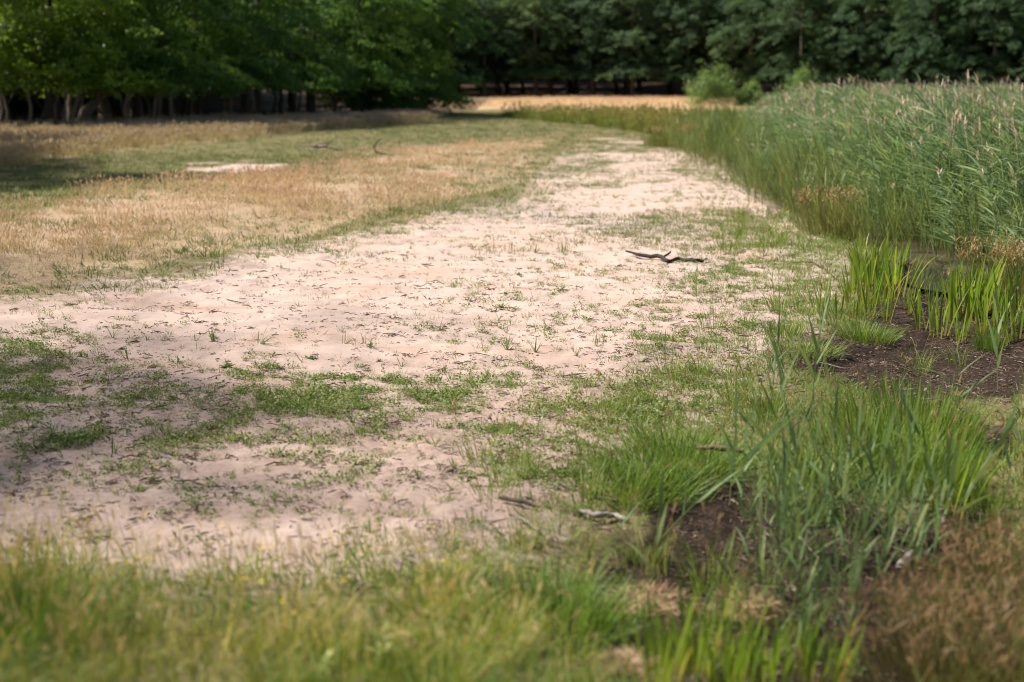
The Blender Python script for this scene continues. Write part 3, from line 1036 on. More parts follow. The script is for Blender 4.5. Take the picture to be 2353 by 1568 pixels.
# dead fallen trunk with a pointing arm
x, y, z = at(205, 296)
mb = MB()
tube(mb, [(.1, 0, -.1), (.15, 0, .35), (.35, -.05, .85), (.75, -.05, 1.25), (1.05, 0, 1.5), (1.2, 0, 1.62)],
     [.42, .36, .30, .20, .13, .10], 9, jag=.3)
m1 = mb.mesh('stump', MAT['bark_pale'], True)
mb = MB()
tube(mb, [(1.1, 0, 1.55), (1.4, .05, 1.72), (1.75, .05, 1.74), (1.86, .05, 1.82)], [.10, .07, .045, .02], 6, jag=.2)
m2 = mb.mesh('branch', MAT['bark_pale'], True)
mb = MB()
tube(mb, [(.75, 0, 1.0), (1.15, -.1, .72), (1.6, -.15, .42), (1.9, -.2, .30)], [.14, .10, .06, .03], 6, jag=.2)
m3 = mb.mesh('branch', MAT['bark_pale'], True)
mb = MB()
tube(mb, [(.15, 0, .3), (-.3, .1, .35), (-.8, .1, .12), (-1.1, .1, .02)], [.2, .15, .1, .05], 7, jag=.2)
m4 = mb.mesh('root', MAT['bark_pale'], True)
place('dead_tree_stump', [('stump', m1), ('branch', m2), ('branch', m3), ('root', m4)], (x - .4, y, z), 0, 1,
      'pale weathered dead stump leaning right with a pointing arm', 'stump')


def stick(name, pts, rad, mat, label, cat='branch', sides=7, extra=(), group=None, jag=.2):
    """Lying wood: pts are picture positions with a height above the ground."""
    P = []
    for px, py, h in pts:
        x, y, z = at(px, py)
        P.append((x, y, z + h))
    P = np.array(P)
    o = P[0].copy()
    n = 4 * (len(P) - 1) + 1
    t = np.linspace(0, len(P) - 1, n)
    Q = np.stack([np.interp(t, np.arange(len(P)), P[:, i]) for i in range(3)], -1)
    R = np.interp(t, np.arange(len(P)), rad)
    Q[1:-1] += RNG.normal(0, 1, (n - 2, 3)) * R[1:-1, None] * .22
    mb = MB()
    tube(mb, Q - o, R * U(.88, 1.12, n), sides, jag=jag)
    parts = [('shaft', mb.mesh('shaft', mat, True))]
    for nm, epts, erad, emat in extra:
        E = []
        for px, py, h in epts:
            x, y, z = at(px, py)
            E.append((x - o[0], y - o[1], z + h - o[2]))
        me = MB()
        tube(me, E, erad, 6, jag=.2)
        parts.append((nm, me.mesh(nm, emat, True)))
    return place(name, parts, o, 0, 1, label, cat, group)


stick('fallen_branch', [(1438, 588, .06), (1470, 596, .05), (1520, 599, .045), (1536, 605, .03), (1560, 601, .035), (1595, 604, .03), (1617, 606, .03)],
      [.012, .022, .026, .024, .024, .023, .018], MAT['stick_black'], 'dark crooked branch lying alone on the pale sand',
      extra=[('side_stub', [(1527, 600, .06), (1538, 600, .10), (1541, 600, .12)], [.016, .013, .010], MAT['stick_black']),
             ('broken_end', [(1615, 604, .035), (1621, 603, .04), (1626, 602, .04)], [.018, .017, .008], MAT['fresh_wood'])])
stick('fallen_branch', [(877, 358, .52), (866, 358, .42), (860, 358, .24), (864, 358, .09), (882, 358, .05), (905, 359, .03)],
      [.015, .022, .03, .035, .03, .018], MAT['stick_dark'], 'dark curved branch sticking up from the grass beside the green patch')
stick('fallen_branch', [(686, 343, .12), (720, 345, .10), (752, 344, .09), (785, 347, .05)], [.02, .035, .04, .02], MAT['bark'],
      'thin brownish dead branch lying on the green strip below the left wood',
      extra=[('side_branch', [(748, 345, .1), (754, 345, .2), (757, 345, .26)], [.03, .025, .015], MAT['bark']),
             ('side_branch', [(720, 345, .1), (735, 338, .1), (752, 335, .08)], [.03, .025, .012], MAT['bark'])])
stick('fallen_branch', [(1148, 1157, .03), (1195, 1165, .03), (1240, 1174, .02)], [.010, .012, .008], MAT['stick_dark'], 'short dark stick at the edge of the sand by the lower grass')
stick('fallen_branch', [(1330, 1186, .03), (1372, 1200, .035), (1410, 1196, .03), (1444, 1204, .02)], [.012, .016, .014, .010], MAT['stick_grey'],
      'pale grey stick lying in the grass left of the dark mud')
stick('fallen_branch', [(1190, 1200, .03), (1215, 1215, .03), (1240, 1230, .02)], [.006, .008, .006], MAT['stick_grey'], 'thin grey twig below the short dark stick')
stick('fallen_branch', [(2066, 1318, .02), (2080, 1302, .05), (2096, 1296, .06)], [.02, .02, .016], MAT['stick_grey'], 'short grey stick poking up beside the reed shoots on the mud')
stick('fallen_branch', [(1600, 1068, .10), (1650, 1070, .11), (1708, 1072, .09)], [.012, .018, .012], MAT['stick_brown'], 'brown stick at the grass edge above the dark hollow')
stick('fallen_branch', [(1818, 608, .02), (1845, 607, .03), (1868, 609, .03), (1890, 620, .03), (1915, 640, .02)], [.008, .011, .011, .010, .008], MAT['stick_dark'],
      'thin dark bent branch in the grass left of the bright iris leaves')
stick('dead_reed_stalk', [(1900, 818, .04), (1945, 832, .03)], [.006, .005], MAT['bark_pale'], 'pale dead stalk on the mud edge, upper one')
stick('dead_reed_stalk', [(1882, 842, .03), (1942, 856, .03)], [.007, .005], MAT['bark_pale'], 'pale dead stalk on the mud edge, lower one')
stick('dead_reed_stalk', [(1935, 806, .03), (1966, 810, .03)], [.006, .005], MAT['bark_pale'], 'short pale stalk on the mud below the grass clump')
stick('dead_reed_stalk', [(1520, 866, .02), (1570, 858, .02)], [.005, .004], MAT['stick_brown'], 'thin brown stalk on the sand left of the grass margin')
stick('dead_reed_stalk', [(1395, 966, .02), (1440, 970, .02)], [.006, .005], MAT['bark_pale'], 'short whitish stalk on the weedy sand in the middle')
stick('dead_reed_stalk', [(1370, 1150, .02), (1420, 1160, .02)], [.006, .005], MAT['bark_pale'], 'pale stalk in the short grass above the grey stick')
stick('dead_reed_stalk', [(1820, 1230, .05), (1880, 1300, .04)], [.006, .005], MAT['bark_pale'], 'pale stalk on the dark mud under the reed shoots')
for i, (a, b) in enumerate([((740, 890), (790, 893)), ((1075, 815), (1125, 820)), ((640, 872), (690, 879)), ((1290, 868), (1350, 862)),
                            ((520, 690), (560, 700)), ((880, 770), (930, 776)), ((270, 1060), (330, 1055)), ((610, 1075), (650, 1068)), ((990, 650), (1020, 655)),
                            ((1190, 1010), (1235, 1000)), ((400, 1110), (470, 1120)), ((740, 600), (772, 610))]):
    m_ = ((a[0] + b[0]) / 2 + U(-4, 4), (a[1] + b[1]) / 2 + U(-5, 1))
    stick('dry_twig', [(*a, .012), (*m_, .02), (*b, .01)], [.004, .005, .003], MAT['stick_dark'], 'thin dark twig lying on the pale sand', 'twig', 5, group='twigs on the sand')

# ------------------------------------------------------------------ grass sources
def tuft(mat, n, L, w, spread, lean=(.1, .6), bend=(.2, 1.0), S=4, heads=0, head_len=.06, head_w=.008, wind=None, flat=None, name='tuft'):
    mb = MB()
    a = U(0, 6.28, n)
    r = spread * np.sqrt(RNG.random(n))
    base = np.stack([r * np.cos(a), r * np.sin(a), np.full(n, -.01)], -1)
    az = a + U(-.9, .9, n)
    if wind is not None:
        az = np.where(RNG.random(n) < .6, wind + RNG.normal(0, .6, n), az)
    ribbons(mb, base, az, L * U(.55, 1.15, n), U(*lean, n), U(*bend, n), w * U(.7, 1.2, n), S)
    if heads:
        a = U(0, 6.28, heads)
        r = spread * .8 * np.sqrt(RNG.random(heads))
        base = np.stack([r * np.cos(a), r * np.sin(a), np.zeros(heads)], -1)
        az = a + U(-.7, .7, heads)
        if wind is not None:
            az = wind + RNG.normal(0, .7, heads)
        hl = L * U(.95, 1.4, heads)
        pos, phi = ribbons(mb, base, az, hl, U(.0, .25, heads), U(.1, .5, heads), w * .55, 4, prof='flat', rnd=U(.7, 1, heads))
        for kk in range(3):
            ribbons(mb, pos[:, -1], az + U(-.4, .4, heads), head_len * U(.7, 1.3, heads), phi[:, -1] + U(-.25, .3, heads), U(0, .6, heads),
                    head_w, 3, prof='lens', head=1.0, rnd=RNG.random(heads), twist=kk * 1.05)
    return mb.mesh(name, mat)


def mat_weed(mat, n, R, leaf, h=.03):
    """Low spreading weed: small leaves lying on the ground along runners."""
    mb = MB()
    k = RNG.integers(3, 6)
    P = []
    for i in range(k):
        a = U(0, 6.28)
        t = U(0, 1, n // k)
        P.append(np.stack([np.cos(a) * R * t + RNG.normal(0, R * .16, len(t)), np.sin(a) * R * t + RNG.normal(0, R * .16, len(t)), np.abs(RNG.normal(h * .6, h * .5, len(t))) + .004], -1))
    P = np.concatenate(P)
    leaf_quads(mb, P, np.array([0, 0, 1.0]) + RNG.normal(size=P.shape) * .45, leaf * U(.6, 1.3, len(P)), .6)
    return mb.mesh('mat_weed', mat)


WIND = math.pi * .06
src_dry = [tuft(MAT['dry_grass'], 20, .13, .0045, .17, (.05, .9), (.2, 1.0), heads=7, head_len=.05, head_w=.007) for _ in range(6)]
src_dry_far = [tuft(MAT['dry_grass'], 26, .15, .010, .38, (.05, .9), (.2, .9), 3, heads=8, head_len=.07, head_w=.014) for _ in range(5)]
src_shade = [tuft(MAT['grass_shade_tint'], 34, .26, .014, .42, (.02, .45), (.1, .7), 3, heads=18, head_len=.12, head_w=.022) for _ in range(5)]
src_short = [tuft(MAT['short_green'], 30, .10, .010, .22, (.1, .9), (.2, .8), 3) for _ in range(5)]
src_green_near = [tuft(MAT['margin_grass'], 20, .085, .0045, .09, (.05, .8), (.2, 1.1), 4) for _ in range(6)]
src_margin = [tuft(MAT['margin_grass'], 34, .24, .0055, .10, (.02, .55), (.2, 1.1), 5, heads=2) for _ in range(6)]
src_weed = ([tuft(MAT['weed'], 15, .085, .0045, .025, (.2, 1.2), (.1, .8), 3) for _ in range(4)]
            + [mat_weed(MAT['weed'], 46, .10, .021) for _ in range(4)] + [tuft(MAT['weed'], 9, .06, .005, .02, (.6, 1.4), (0, .4), 3) for _ in range(2)])
src_brown = [tuft(MAT['weed_brown'], 9, .07, .003, .02, (.1, 1.2), (.1, 1.0), 3) for _ in range(4)]
src_fore = [tuft(MAT['fore_grass'], 32, .21, .0050, .10, (.02, .7), (.2, 1.3), 5, heads=4, head_len=.045, head_w=.004) for _ in range(8)]
src_bank = [tuft(MAT['bank_grass'], 50, .5, .022, .40, (.02, .5), (.1, .7), 4, heads=5, head_len=.16, head_w=.05) for _ in range(5)]


def reed_source(mat, nst, h, leaves, wind, plume=.3, spread=.26, dead=0, lw=.024, ll=.46, upright=False):
    mb = MB()
    for s in range(nst):
        a, r = U(0, 6.28), spread * math.sqrt(RNG.random())
        b = np.array([[r * math.cos(a), r * math.sin(a), -.05]])
        hh = h * U(.78, 1.08)
        saz = wind + RNG.normal(0, .8)
        rn = RNG.random()
        pos, phi = ribbons(mb, b, saz, hh, U(0, .10), U(.05, .30), .009, 6, prof='flat', rnd=rn * .6 + .3)
        ribbons(mb, b, saz, hh, phi[0, 0], phi[0, -1] - phi[0, 0], .009, 6, prof='flat', rnd=rn * .6 + .3, twist=1.57)
        p = pos[0]
        t = np.linspace(.22, .97, leaves) + RNG.normal(0, .02, leaves)
        t = np.clip(t, .1, 1)
        q = np.stack([np.interp(t * 6, np.arange(7), p[:, i]) for i in range(3)], -1)
        az = np.where(np.arange(leaves) % 2 == 0, saz + .9, saz - .9) + RNG.normal(0, .6, leaves)
        az = np.where(RNG.random(leaves) < .55, wind + RNG.normal(0, .55, leaves), az)
        if upright:
            ribbons(mb, q, az, ll * U(.8, 1.4, leaves), U(.1, .4, leaves), U(.1, .6, leaves), lw * U(.7, 1.1, leaves), 4, prof='reed')
        else:
            ribbons(mb, q, az, ll * U(.7, 1.25, leaves), U(.5, 1.15, leaves), U(.1, 1.1, leaves), lw * U(.7, 1.25, leaves), 4, prof='reed')
        if RNG.random() < plume:
            for kk in range(9):
                ribbons(mb, p[-1:] - np.array([[0, 0, U(0, .10)]]), wind + RNG.normal(0, .8), U(.12, .22), U(.0, .4), U(.3, 1.0), U(.010, .024), 3, prof='lens', head=1.0)
    for s in range(dead):
        a, r = U(0, 6.28), spread * math.sqrt(RNG.random())
        b = np.array([[r * math.cos(a), r * math.sin(a), -.05]])
        hh = h * U(.9, 1.15)
        pos, phi = ribbons(mb, b, wind + RNG.normal(0, .5), hh, U(0, .1), U(0, .25), .010, 5, prof='flat', head=1.0, twist=0)
        for kk in range(4):
            ribbons(mb, pos[0, -1:], wind + RNG.normal(0, .7), U(.1, .18), U(.1, .6), U(.2, .8), .016, 3, prof='lens', head=1.0)
    return mb.mesh('reed_source', mat)


RW = math.pi * .97           # the reeds lean to the left
src_reed = [reed_source(MAT['reed'], 8, 1.78, 12, RW, .12, dead=(1 if i % 2 == 0 else 0), lw=.026, ll=.42, spread=.34) for i in range(8)]
src_reed_edge = [reed_source(MAT['reed_edge'], 6, 1.05, 6, RW, 0, spread=.24, lw=.022, ll=.5, upright=True) for _ in range(6)]


def debris_source():
    mb = MB()
    n = RNG.integers(2, 5)
    for i in range(n):
        p = np.array([U(-.05, .05), U(-.05, .05), .004])
        a = U(0, 6.28)
        l = U(.015, .06)
        d = np.array([math.cos(a), math.sin(a), U(-.05, .2)])
        tube(mb, [p, p + d * l * .5 + np.array([0, 0, .003]), p + d * l], [.0018, .0025, .0015], 4, RNG.random())
    leaf_quads(mb, np.stack([U(-.06, .06, 3), U(-.06, .06, 3), np.full(3, .006)], -1), np.array([0, 0, 1.]) + RNG.normal(size=(3, 3)) * .4, U(.010, .028, 3), .6)
    return mb.mesh('debris_source', MAT['debris'])


MAT['debris'] = foliage('debris', [(0, (.045, .03, .022)), (.6, (.14, .09, .06)), (1, (.36, .28, .20))], transl=.05)
src_debris = [debris_source() for _ in range(8)]


def cover(name, dens, protos, size, label, cat, cap=60000, tint=None, rot=None, tilt=.1, zs=None):
    p = sample(dens * inview, cap)
    n = len(p)
    sc = U(size[0], size[1], n)
    tn = RNG.random(n) if tint is None else np.clip(tint(p[:, 0], p[:, 1]) + RNG.normal(0, .12, n), 0, 1)
    rz = U(0, 6.28, n) if rot is None else RNG.normal(rot, .35, n)
    return scatter(name, p, rz, sc, tn, protos, label, cat, tilt, None if zs is None else zs(p[:, 0], p[:, 1]))


sand_soft = mask(SAND, .30, 1.3, 12, .42, 25)
dryp = np.clip(np.clip(mask(DRY_SUN, .3, 1.2, 10, .38, 26) - M['shade_dry'], 0, 1) * (1 - .9 * sand_soft) + .0, 0, 1) * (1 - M['scrape'])
marg = np.clip(1 - .97 * sand_soft - 1.15 * M['mud'] - M['reed'] - dryp, 0, 1) * (GX > -.8) * (GY < 24)
nz = fbm(GX / 1.6, GY / 1.6, 3, 41)
nz2 = fbm(GX / .55, GY / .55, 3, 42)
nbig = fbm(GX / 6, GY / 9, 3, 43)
edge_sand = M['sand'] * (1 - M['scrape'])

# meadow: dry straw-coloured grass, greener towards the far left
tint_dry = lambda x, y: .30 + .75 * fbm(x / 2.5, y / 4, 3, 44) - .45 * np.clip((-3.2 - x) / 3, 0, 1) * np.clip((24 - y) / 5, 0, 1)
dry_h = lambda x, y: .45 + 1.1 * fbm(x / 1.8, y / 2.4, 3, 60) * U(.7, 1.3, len(x))
cover('dry_grass', dryp * (GY < 27) * 26 * np.clip(2.6 * nz - .75, .08, 1.4), src_dry, (.75, 1.25), 'pale dry straw-coloured grass on the sunlit meadow left of the sand', 'grass', 40000, tint_dry, zs=dry_h)
cover('dry_grass', dryp * (GY >= 24) * 7.5 * np.clip(2.6 * nz - .75, .05, 1.4), src_dry_far, (.7, 1.15), 'dry tan grass on the meadow farther back beside the green strip', 'grass', 40000, tint_dry, zs=dry_h)
cover('shade_tinted_grass', M['shade_dry'] * 5.0 * (1 - .6 * M['wood']), src_shade, (.8, 1.25), 'tall brown grass along the left wood, dulled in colour for its shade', 'grass', 40000)
mead = np.clip(1 - M['sand'] - M['mud'] - M['fore'] - M['reed'] - M['wood'] - dryp - M['shade_dry'] - M['far_tan'] - M['bank'] - M['green_r'] - M['edge_r'], 0, 1)
cover('short_grass', (np.maximum.reduce([M['green_l'], mead * .8, dryp * .6 * (nbig > .47) * (nz2 > .42)])) * np.clip(GY / 14, .6, 1) * (GY > 14) * (GY < 110) * np.where(GY < 45, 12, 5), src_short, (.7, 1.5),
      'short green turf on the meadow below the left wood', 'grass', 50000, lambda x, y: .1 + .8 * fbm(x / 5, y / 8, 3, 45))
cover('tan_grass', M['far_tan'] * .55, src_dry_far, (1.1, 1.7), 'ripe tan grass field in front of the far wood', 'grass', 12000, lambda x, y: x * 0 + .75)
cover('bank_grass', M['bank'] * 3.0, src_bank, (.7, 1.25), 'tall yellow-green sedge along the far bank of the wet strip', 'grass', 16000)

# weeds on the sand
wd = (edge_sand * (9.0 + 60 * M['soil'] * np.clip(3 * nz - .9, 0, 1.3) + 14 * M['weed_c'] + 26 * M['weed_c'] * nz2 + 40 * M['weed_d'] * nz2 + 10 * np.clip(1 - np.abs(GX - 2.5) / 4, 0, 1) * (GY > 12))
      + M['sand'] * np.clip(.6 * nz2 + .4 * fbm(GX / .17, GY / .2, 2, 64) - .32, 0, .3) * 7 * np.minimum(1, 1.2 * M['weed_a'] + .9 * M['weed_b']) * 130
      + edge_sand * 110 * np.clip(fbm(GX / .8, GY / .8, 3, 47) - .46, 0, 1) * np.clip((8.8 - GY) / 1.5 + .8, .25, 1.3))
wd += 4 * sand_soft * (1 - sand_soft) * 55 * nz2 * (GY > 7)
clean = 1 - .75 * np.clip(1 - np.abs(GX + 1.2) / 2.6, 0, 1) ** .5 * np.clip((GY - 10.3) / 1.5, 0, 1) * np.clip((19 - GY) / 2, 0, 1)
wd *= 1.9 * clean * np.clip(1.35 - GY / 34, .3, 1) * np.clip(5.5 * (fbm(GX / .3, GY / .34, 3, 61) - .36), .12, 1.7)
cover('sand_weeds', wd, src_weed, (.32, 1.15), 'small green weeds and grass sprouts scattered on the sand', 'weeds', 90000, lambda x, y: .02 + .8 * fbm(x / 1.2, y / 1.6, 3, 48), tilt=.06)
fs = edge_sand * (GY > 18) * np.clip(fbm(GX / 1.8, GY / 2.6, 3, 49) - .47 + .006 * np.clip(GY - 24, 0, 40), 0, 1) * 90
cover('sand_grass', fs, src_short, (.5, 1.0), 'low green grass streaks on the far sand', 'grass', 14000, lambda x, y: .2 + .8 * fbm(x / 2, y / 2, 2, 50))
cover('withered_sprouts', edge_sand * (9 + 16 * nz2) * np.clip(1.5 - GY / 18, .1, 1), src_brown, (.5, 1.3), 'tiny withered reddish-brown sprouts on the sand', 'weeds', 14000)
cover('plant_debris', (edge_sand * (22 + 60 * M['litter'] + 34 * M['soil'] + 10 * M['weed_a'] + 12 * M['weed_c']) + M['mud'] * 150 + marg * 60) * np.clip(1.6 - GY / 16, .06, 1), src_debris, (.5, 1.6),
      'dark plant crumbs and bits of stalk on sand and mud', 'debris', 48000, tilt=.05)
# sand edge against the meadow
fringe = np.clip(4 * M['sand'] * (1 - M['sand']), 0, 1) * (GY > 9) * (GY < 30) * (GX < 2)
cover('fringe_grass', fringe * 26, src_green_near, (.5, 1.0), 'low grass fringe where meadow and sand meet', 'grass', 9000, lambda x, y: .35 + .6 * RNG.random(len(x)))

# right margin
gr_near = M['green_r'] * (GY < 22)
cover('margin_turf', (np.maximum(gr_near, marg) * 130 * (.35 + nz2) * np.clip(1.3 - GY / 40, .5, 1)), src_green_near, (.6, 1.3), 'short green turf along the wet margin', 'grass', 60000, lambda x, y: .1 + .7 * fbm(x / .9, y / .9, 3, 51))
cover('margin_turf', M['green_r'] * (GY >= 20) * 14, src_short, (.8, 1.6), 'yellowish turf between far sand and reed bed', 'grass', 9000, lambda x, y: .35 + .6 * fbm(x / 2, y / 3, 2, 52))
tall = np.clip(nz - .46, 0, 1) * 6
cover('margin_grass', (np.maximum(gr_near, marg * .7) * tall * 16 + M['edge_r'] * (1 - .95 * M['mud']) * 26 * (.3 + nz2) + M['mud'] * (1.2 + 3 * (GY < 6.6))), src_margin, (.6, 1.15), 'longer tufted grass in the wet margin', 'grass', 14000, lambda x, y: .15 + .75 * fbm(x / .8, y / .8, 3, 53))

# foreground grass
fore_h = lambda x, y: .35 + 1.1 * fbm(x / 1.1, y / 1.1, 2, 54)
cover('foreground_grass', M['fore'] * 85 * np.clip(2.2 * nz2 - .45, .1, 1.6), src_fore, (.7, 1.2), 'blurred green and straw grass with seed heads in the foreground', 'grass', 14000,
      lambda x, y: -.05 + 1.15 * fbm(x / .7 + 3, y / .6, 3, 55) - .22 * np.clip((x + .8) / 1.5, 0, 1), rot=0.0, tilt=.12, zs=fore_h)

MAT['wisp'] = foliage('wisp', [(0, (.40, .27, .09)), (1, (.66, .48, .20))], head=(.62, .43, .20), transl=.25)
src_wisp = [tuft(MAT['wisp'], 5, .2, .004, .08, (.05, .5), (.2, .9), 5, heads=7, head_len=.07, head_w=.006) for _ in range(5)]
cover('straw_stalks', M['fore'] * 11 * np.clip(3 * nz - 1.0, .1, 1.4) * np.clip((.6 - GX) / 2, .15, 1), src_wisp, (.7, 1.25), 'thin straw-coloured stalks with seed heads over the foreground grass', 'grass', 5000, lambda x, y: .5 + 0 * x)
# reed bed
rin = mask([(px + (85 if px < 2300 else 0), py - (20 if py > 330 else 0)) for px, py in REED], .22, 1.4, 8, .13, 23)
rd = M['reed'] * np.clip(rin * 1.2, 0, 1) * np.clip(4 * (fbm(GX / 1.1, GY / 1.5, 3, 63) - .24), .25, 1.1)
reed_soft = mask(REED, .25, 1.3, 14, .22, 27) * (1 - M['mud'] * .8)


rb = mask([(px + (110 if px < 2300 else 0), py - (26 if py > 330 else 0)) for px, py in REED], .2, 1.2, 16, .26, 30)


def reed_h(x, y):
    px, _ = project(x, y)
    return np.clip(.30 + .95 * look(rb, x, y), .3, 1) * np.clip((px - 1560) / 220, .45, 1) * U(.84, 1.10, len(x)) * (.78 + .40 * fbm(x / 2.5, y / 2.5, 2, 58))


cover('reed_bed', rd * np.where(GY < 45, 6.0, 5.0) * (PX < 2700), src_reed, (.9, 1.06), 'dense blue-green reed bed with pinkish plumes along the right side', 'reeds', 14000,
      lambda x, y: .15 + .7 * fbm(x / 2.2, y / 3, 3, 56), rot=0.0, tilt=.07, zs=reed_h)
cover('reed_edge', (np.clip(reed_soft * 1.3 - rin * .85, 0, 1) * 9 * (PX < 2700) * (.1 + 1.5 * nz)), src_reed_edge, (.3, .95), 'lower yellow-green reeds along the edge of the reed bed', 'reeds', 9000,
      lambda x, y: .1 + .7 * fbm(x / 1.5, y / 2, 3, 57), rot=0.0, tilt=.1)

# ------------------------------------------------------------------ irises, reed shoots and other single plants
def single(fn):
    mb = MB()
    fn(mb)
    return mb


def leaf_part(mat, base, az, L, lean, bend, w, S=6, prof='iris', twist=None, rnd=None):
    mb = MB()
    ribbons(mb, np.array([base]), az, L, lean, bend, w, S, prof=prof, twist=U(-.6, .6) if twist is None else twist, rnd=RNG.random() if rnd is None else rnd)
    return mb.mesh('leaf', mat)


def iris_parts(n, h):
    parts = []
    for i in range(n):
        a = U(0, 6.28)
        r = U(.01, .05 + .006 * n)
        yellow = RNG.random() < .12
        parts.append(('leaf', leaf_part(MAT['iris'], (r * math.cos(a), r * math.sin(a), -.02), a + U(-.5, .5), h * U(.6, 1.1), U(.02, .28), U(.0, .35) + (.5 if yellow else 0),
                                        U(.016, .026), 6, rnd=1.0 if yellow else RNG.random() * .85)))
    return parts


IRIS = [iris_parts(n, .62) for n in (5, 7, 9, 14, 20, 24)]


def z6(X, Y):
    return (1660 + .3827 * X) / 1.088, (550 + .3827 * Y) / 1.088


def z8(X, Y):
    return (1280 + .544 * X) / 1.088, (1000 + .544 * Y) / 1.088


left_iris = [(1010, 615, 1, .55), (1120, 640, 2, .62), (1250, 650, 1, .7), (1300, 570, 2, .8), (1330, 625, 2, .75), (1400, 560, 3, .95), (1455, 665, 1, .9),
             (1500, 520, 3, 1.0), (1540, 480, 3, 1.0), (1280, 420, 3, .95), (1240, 480, 2, .9), (1330, 470, 3, 1.0), (1400, 430, 3, 1.0), (1470, 420, 3, 1.05), (1290, 340, 2, .9),
             (1370, 360, 2, .95), (1210, 560, 2, .7), (1060, 570, 1, .6)]
left_iris.sort()
N18 = ORD
for i, (X, Y, k, sc) in enumerate(left_iris):
    place('iris_clump', IRIS[k], at(*z6(X, Y)), U(0, 6.28), sc, 'yellow-green iris clump left of the open water, %s of eighteen from the left' % ORD[i], 'iris', 'irises left of the water')
mid_iris = [(1598, 612, 0, .7, 'small iris clump alone on the mud in front of the water'), (1652, 462, 1, .6, 'short iris clump at the edge of the open water'),
            (1670, 722, 2, .8, 'iris clump with yellow leaf bases at the left of the right-hand row'),
            (1790, 745, 3, .85, 'spreading iris clump in front of the tall iris stand'), (1940, 806, 1, .7, 'low iris clump standing out farthest on the dark mud'),
            (1950, 668, 5, 1.15, 'tallest and densest iris clump right of the open water'), (1890, 640, 4, 1.0, 'dense iris clump at the left side of the tallest clump'),
            (2010, 640, 4, 1.1, 'dense iris clump at the right side of the tallest clump'), (2130, 742, 4, .95, 'broad iris clump beside the brown rushes'),
            (2095, 610, 3, 1.0, 'iris clump behind the broad clump and below the brown rushes'), (2190, 822, 0, .62, 'small iris tuft at the front of the mud near the right edge'),
            (2235, 722, 2, .75, 'iris clump second from the right edge of the picture'), (2310, 806, 3, .85, 'iris clump at the right edge above the mud'),
            (2310, 620, 4, 1.0, 'tall iris clump at the right edge behind the others')]
for X, Y, k, sc, lab in mid_iris:
    place('iris_clump', IRIS[k], at(*z6(X, Y)), U(0, 6.28), sc, lab, 'iris', 'irises right of the water')
fore_iris = [(2010, 520, 3, .95, 'iris clump on the right beside the lone bent reed shoots'), (585, 1185, 1, .5, 'small iris clump left of the foreground iris row'),
             (730, 1290, 3, .62, 'wide iris clump at the bottom of the picture'), (860, 1270, 3, .7, 'tall iris clump in the middle of the foreground iris row'),
             (960, 1160, 1, .55, 'iris clump at the right end of the foreground iris row'), (1240, 480, 1, .6, 'dark iris clump among the upper reed shoots'),
             (1295, 470, 1, .6, 'iris clump with a yellow leaf among the upper reed shoots')]
for X, Y, k, sc, lab in fore_iris:
    place('iris_clump', IRIS[k], at(*z8(X, Y)), U(0, 6.28), sc, lab, 'iris', 'irises in the foreground')


for i, (X, Y, k, sc) in enumerate([(680, 1330, 3, .6), (800, 1240, 2, .5), (1060, 1290, 3, .6), (1180, 1340, 4, .6), (1330, 1290, 3, .55), (1450, 1330, 3, .6), (1000, 1350, 4, .62)]):
    place('iris_clump', IRIS[k], at(*z8(X, Y)), U(0, 6.28), sc, 'blurred green blades over the mud at the bottom edge, %s clump from the left' % ORD[[0, 1, 3, 4, 5, 6, 2][i]], 'iris', 'blades along the bottom edge')


def reed_shoot_parts(h, n, curl):
    parts = []
    mb = MB()
    b = np.array([[0, 0, -.02]])
    a0 = U(0, 6.28)
    pos, phi = ribbons(mb, b, a0, h, .03, U(.05, .3), .008, 6, prof='flat', rnd=.85)
    mb = MB()
    tube(mb, pos[0], np.linspace(.0042, .002, 7), 5, .9)
    stem = mb.mesh('stem', MAT['reed_shoot'], True)
    parts.append(('stem', stem))
    p = pos[0]
    for i in range(n):
        t = .25 + .73 * i / (n - 1)
        q = [np.interp(t * 6, np.arange(7), p[:, c]) for c in range(3)]
        az = a0 + (0 if i % 2 else math.pi) + RNG.normal(0, .5)
        top = t > .85
        parts.append(('leaf', leaf_part(MAT['reed_shoot'], q, az, h * U(.38, .55), U(.1, .35) if top else U(.4, .85), U(.0, .3) if top else U(.1, curl), U(.017, .028), 6, 'reed')))
    return parts


SHOOT = [reed_shoot_parts(h, n, c) for h, n, c in ((.62, 6, .9), (.75, 7, .7), (.5, 5, 1.1), (.85, 8, .6), (.68, 7, 1.0), (.4, 4, .9))]
rgs = np.random.default_rng(5)
for i in range(20):
    X, Y = rgs.uniform(1150, 1560), rgs.uniform(1000, 1260)
    place('reed_shoot', SHOOT[rgs.integers(0, 6)], at(*z8(X, Y)), rgs.uniform(0, 6.28), rgs.uniform(.4, .65),
          'blurred reed shoot at the near end of the mud clump', 'reed shoot', 'near reed shoots', tilt=(rgs.normal(0, .1), rgs.normal(0, .1)))
for i in range(74):
    t = rgs.random()
    X = 1190 + 700 * t + rgs.normal(0, 40)
    Y = rgs.uniform(600, 1030) - 150 * abs(t - .55)
    if Y < 620 and X < 1350:
        Y += 150
    place('reed_shoot', SHOOT[rgs.integers(0, 6)], at(*z8(X, Y)), rgs.uniform(0, 6.28), rgs.uniform(.45, .82),
          'young blue-green reed shoot in the dense clump on the dark mud', 'reed shoot', 'reed shoots in the mud clump', tilt=(rgs.normal(0, .1), rgs.normal(0, .1)))
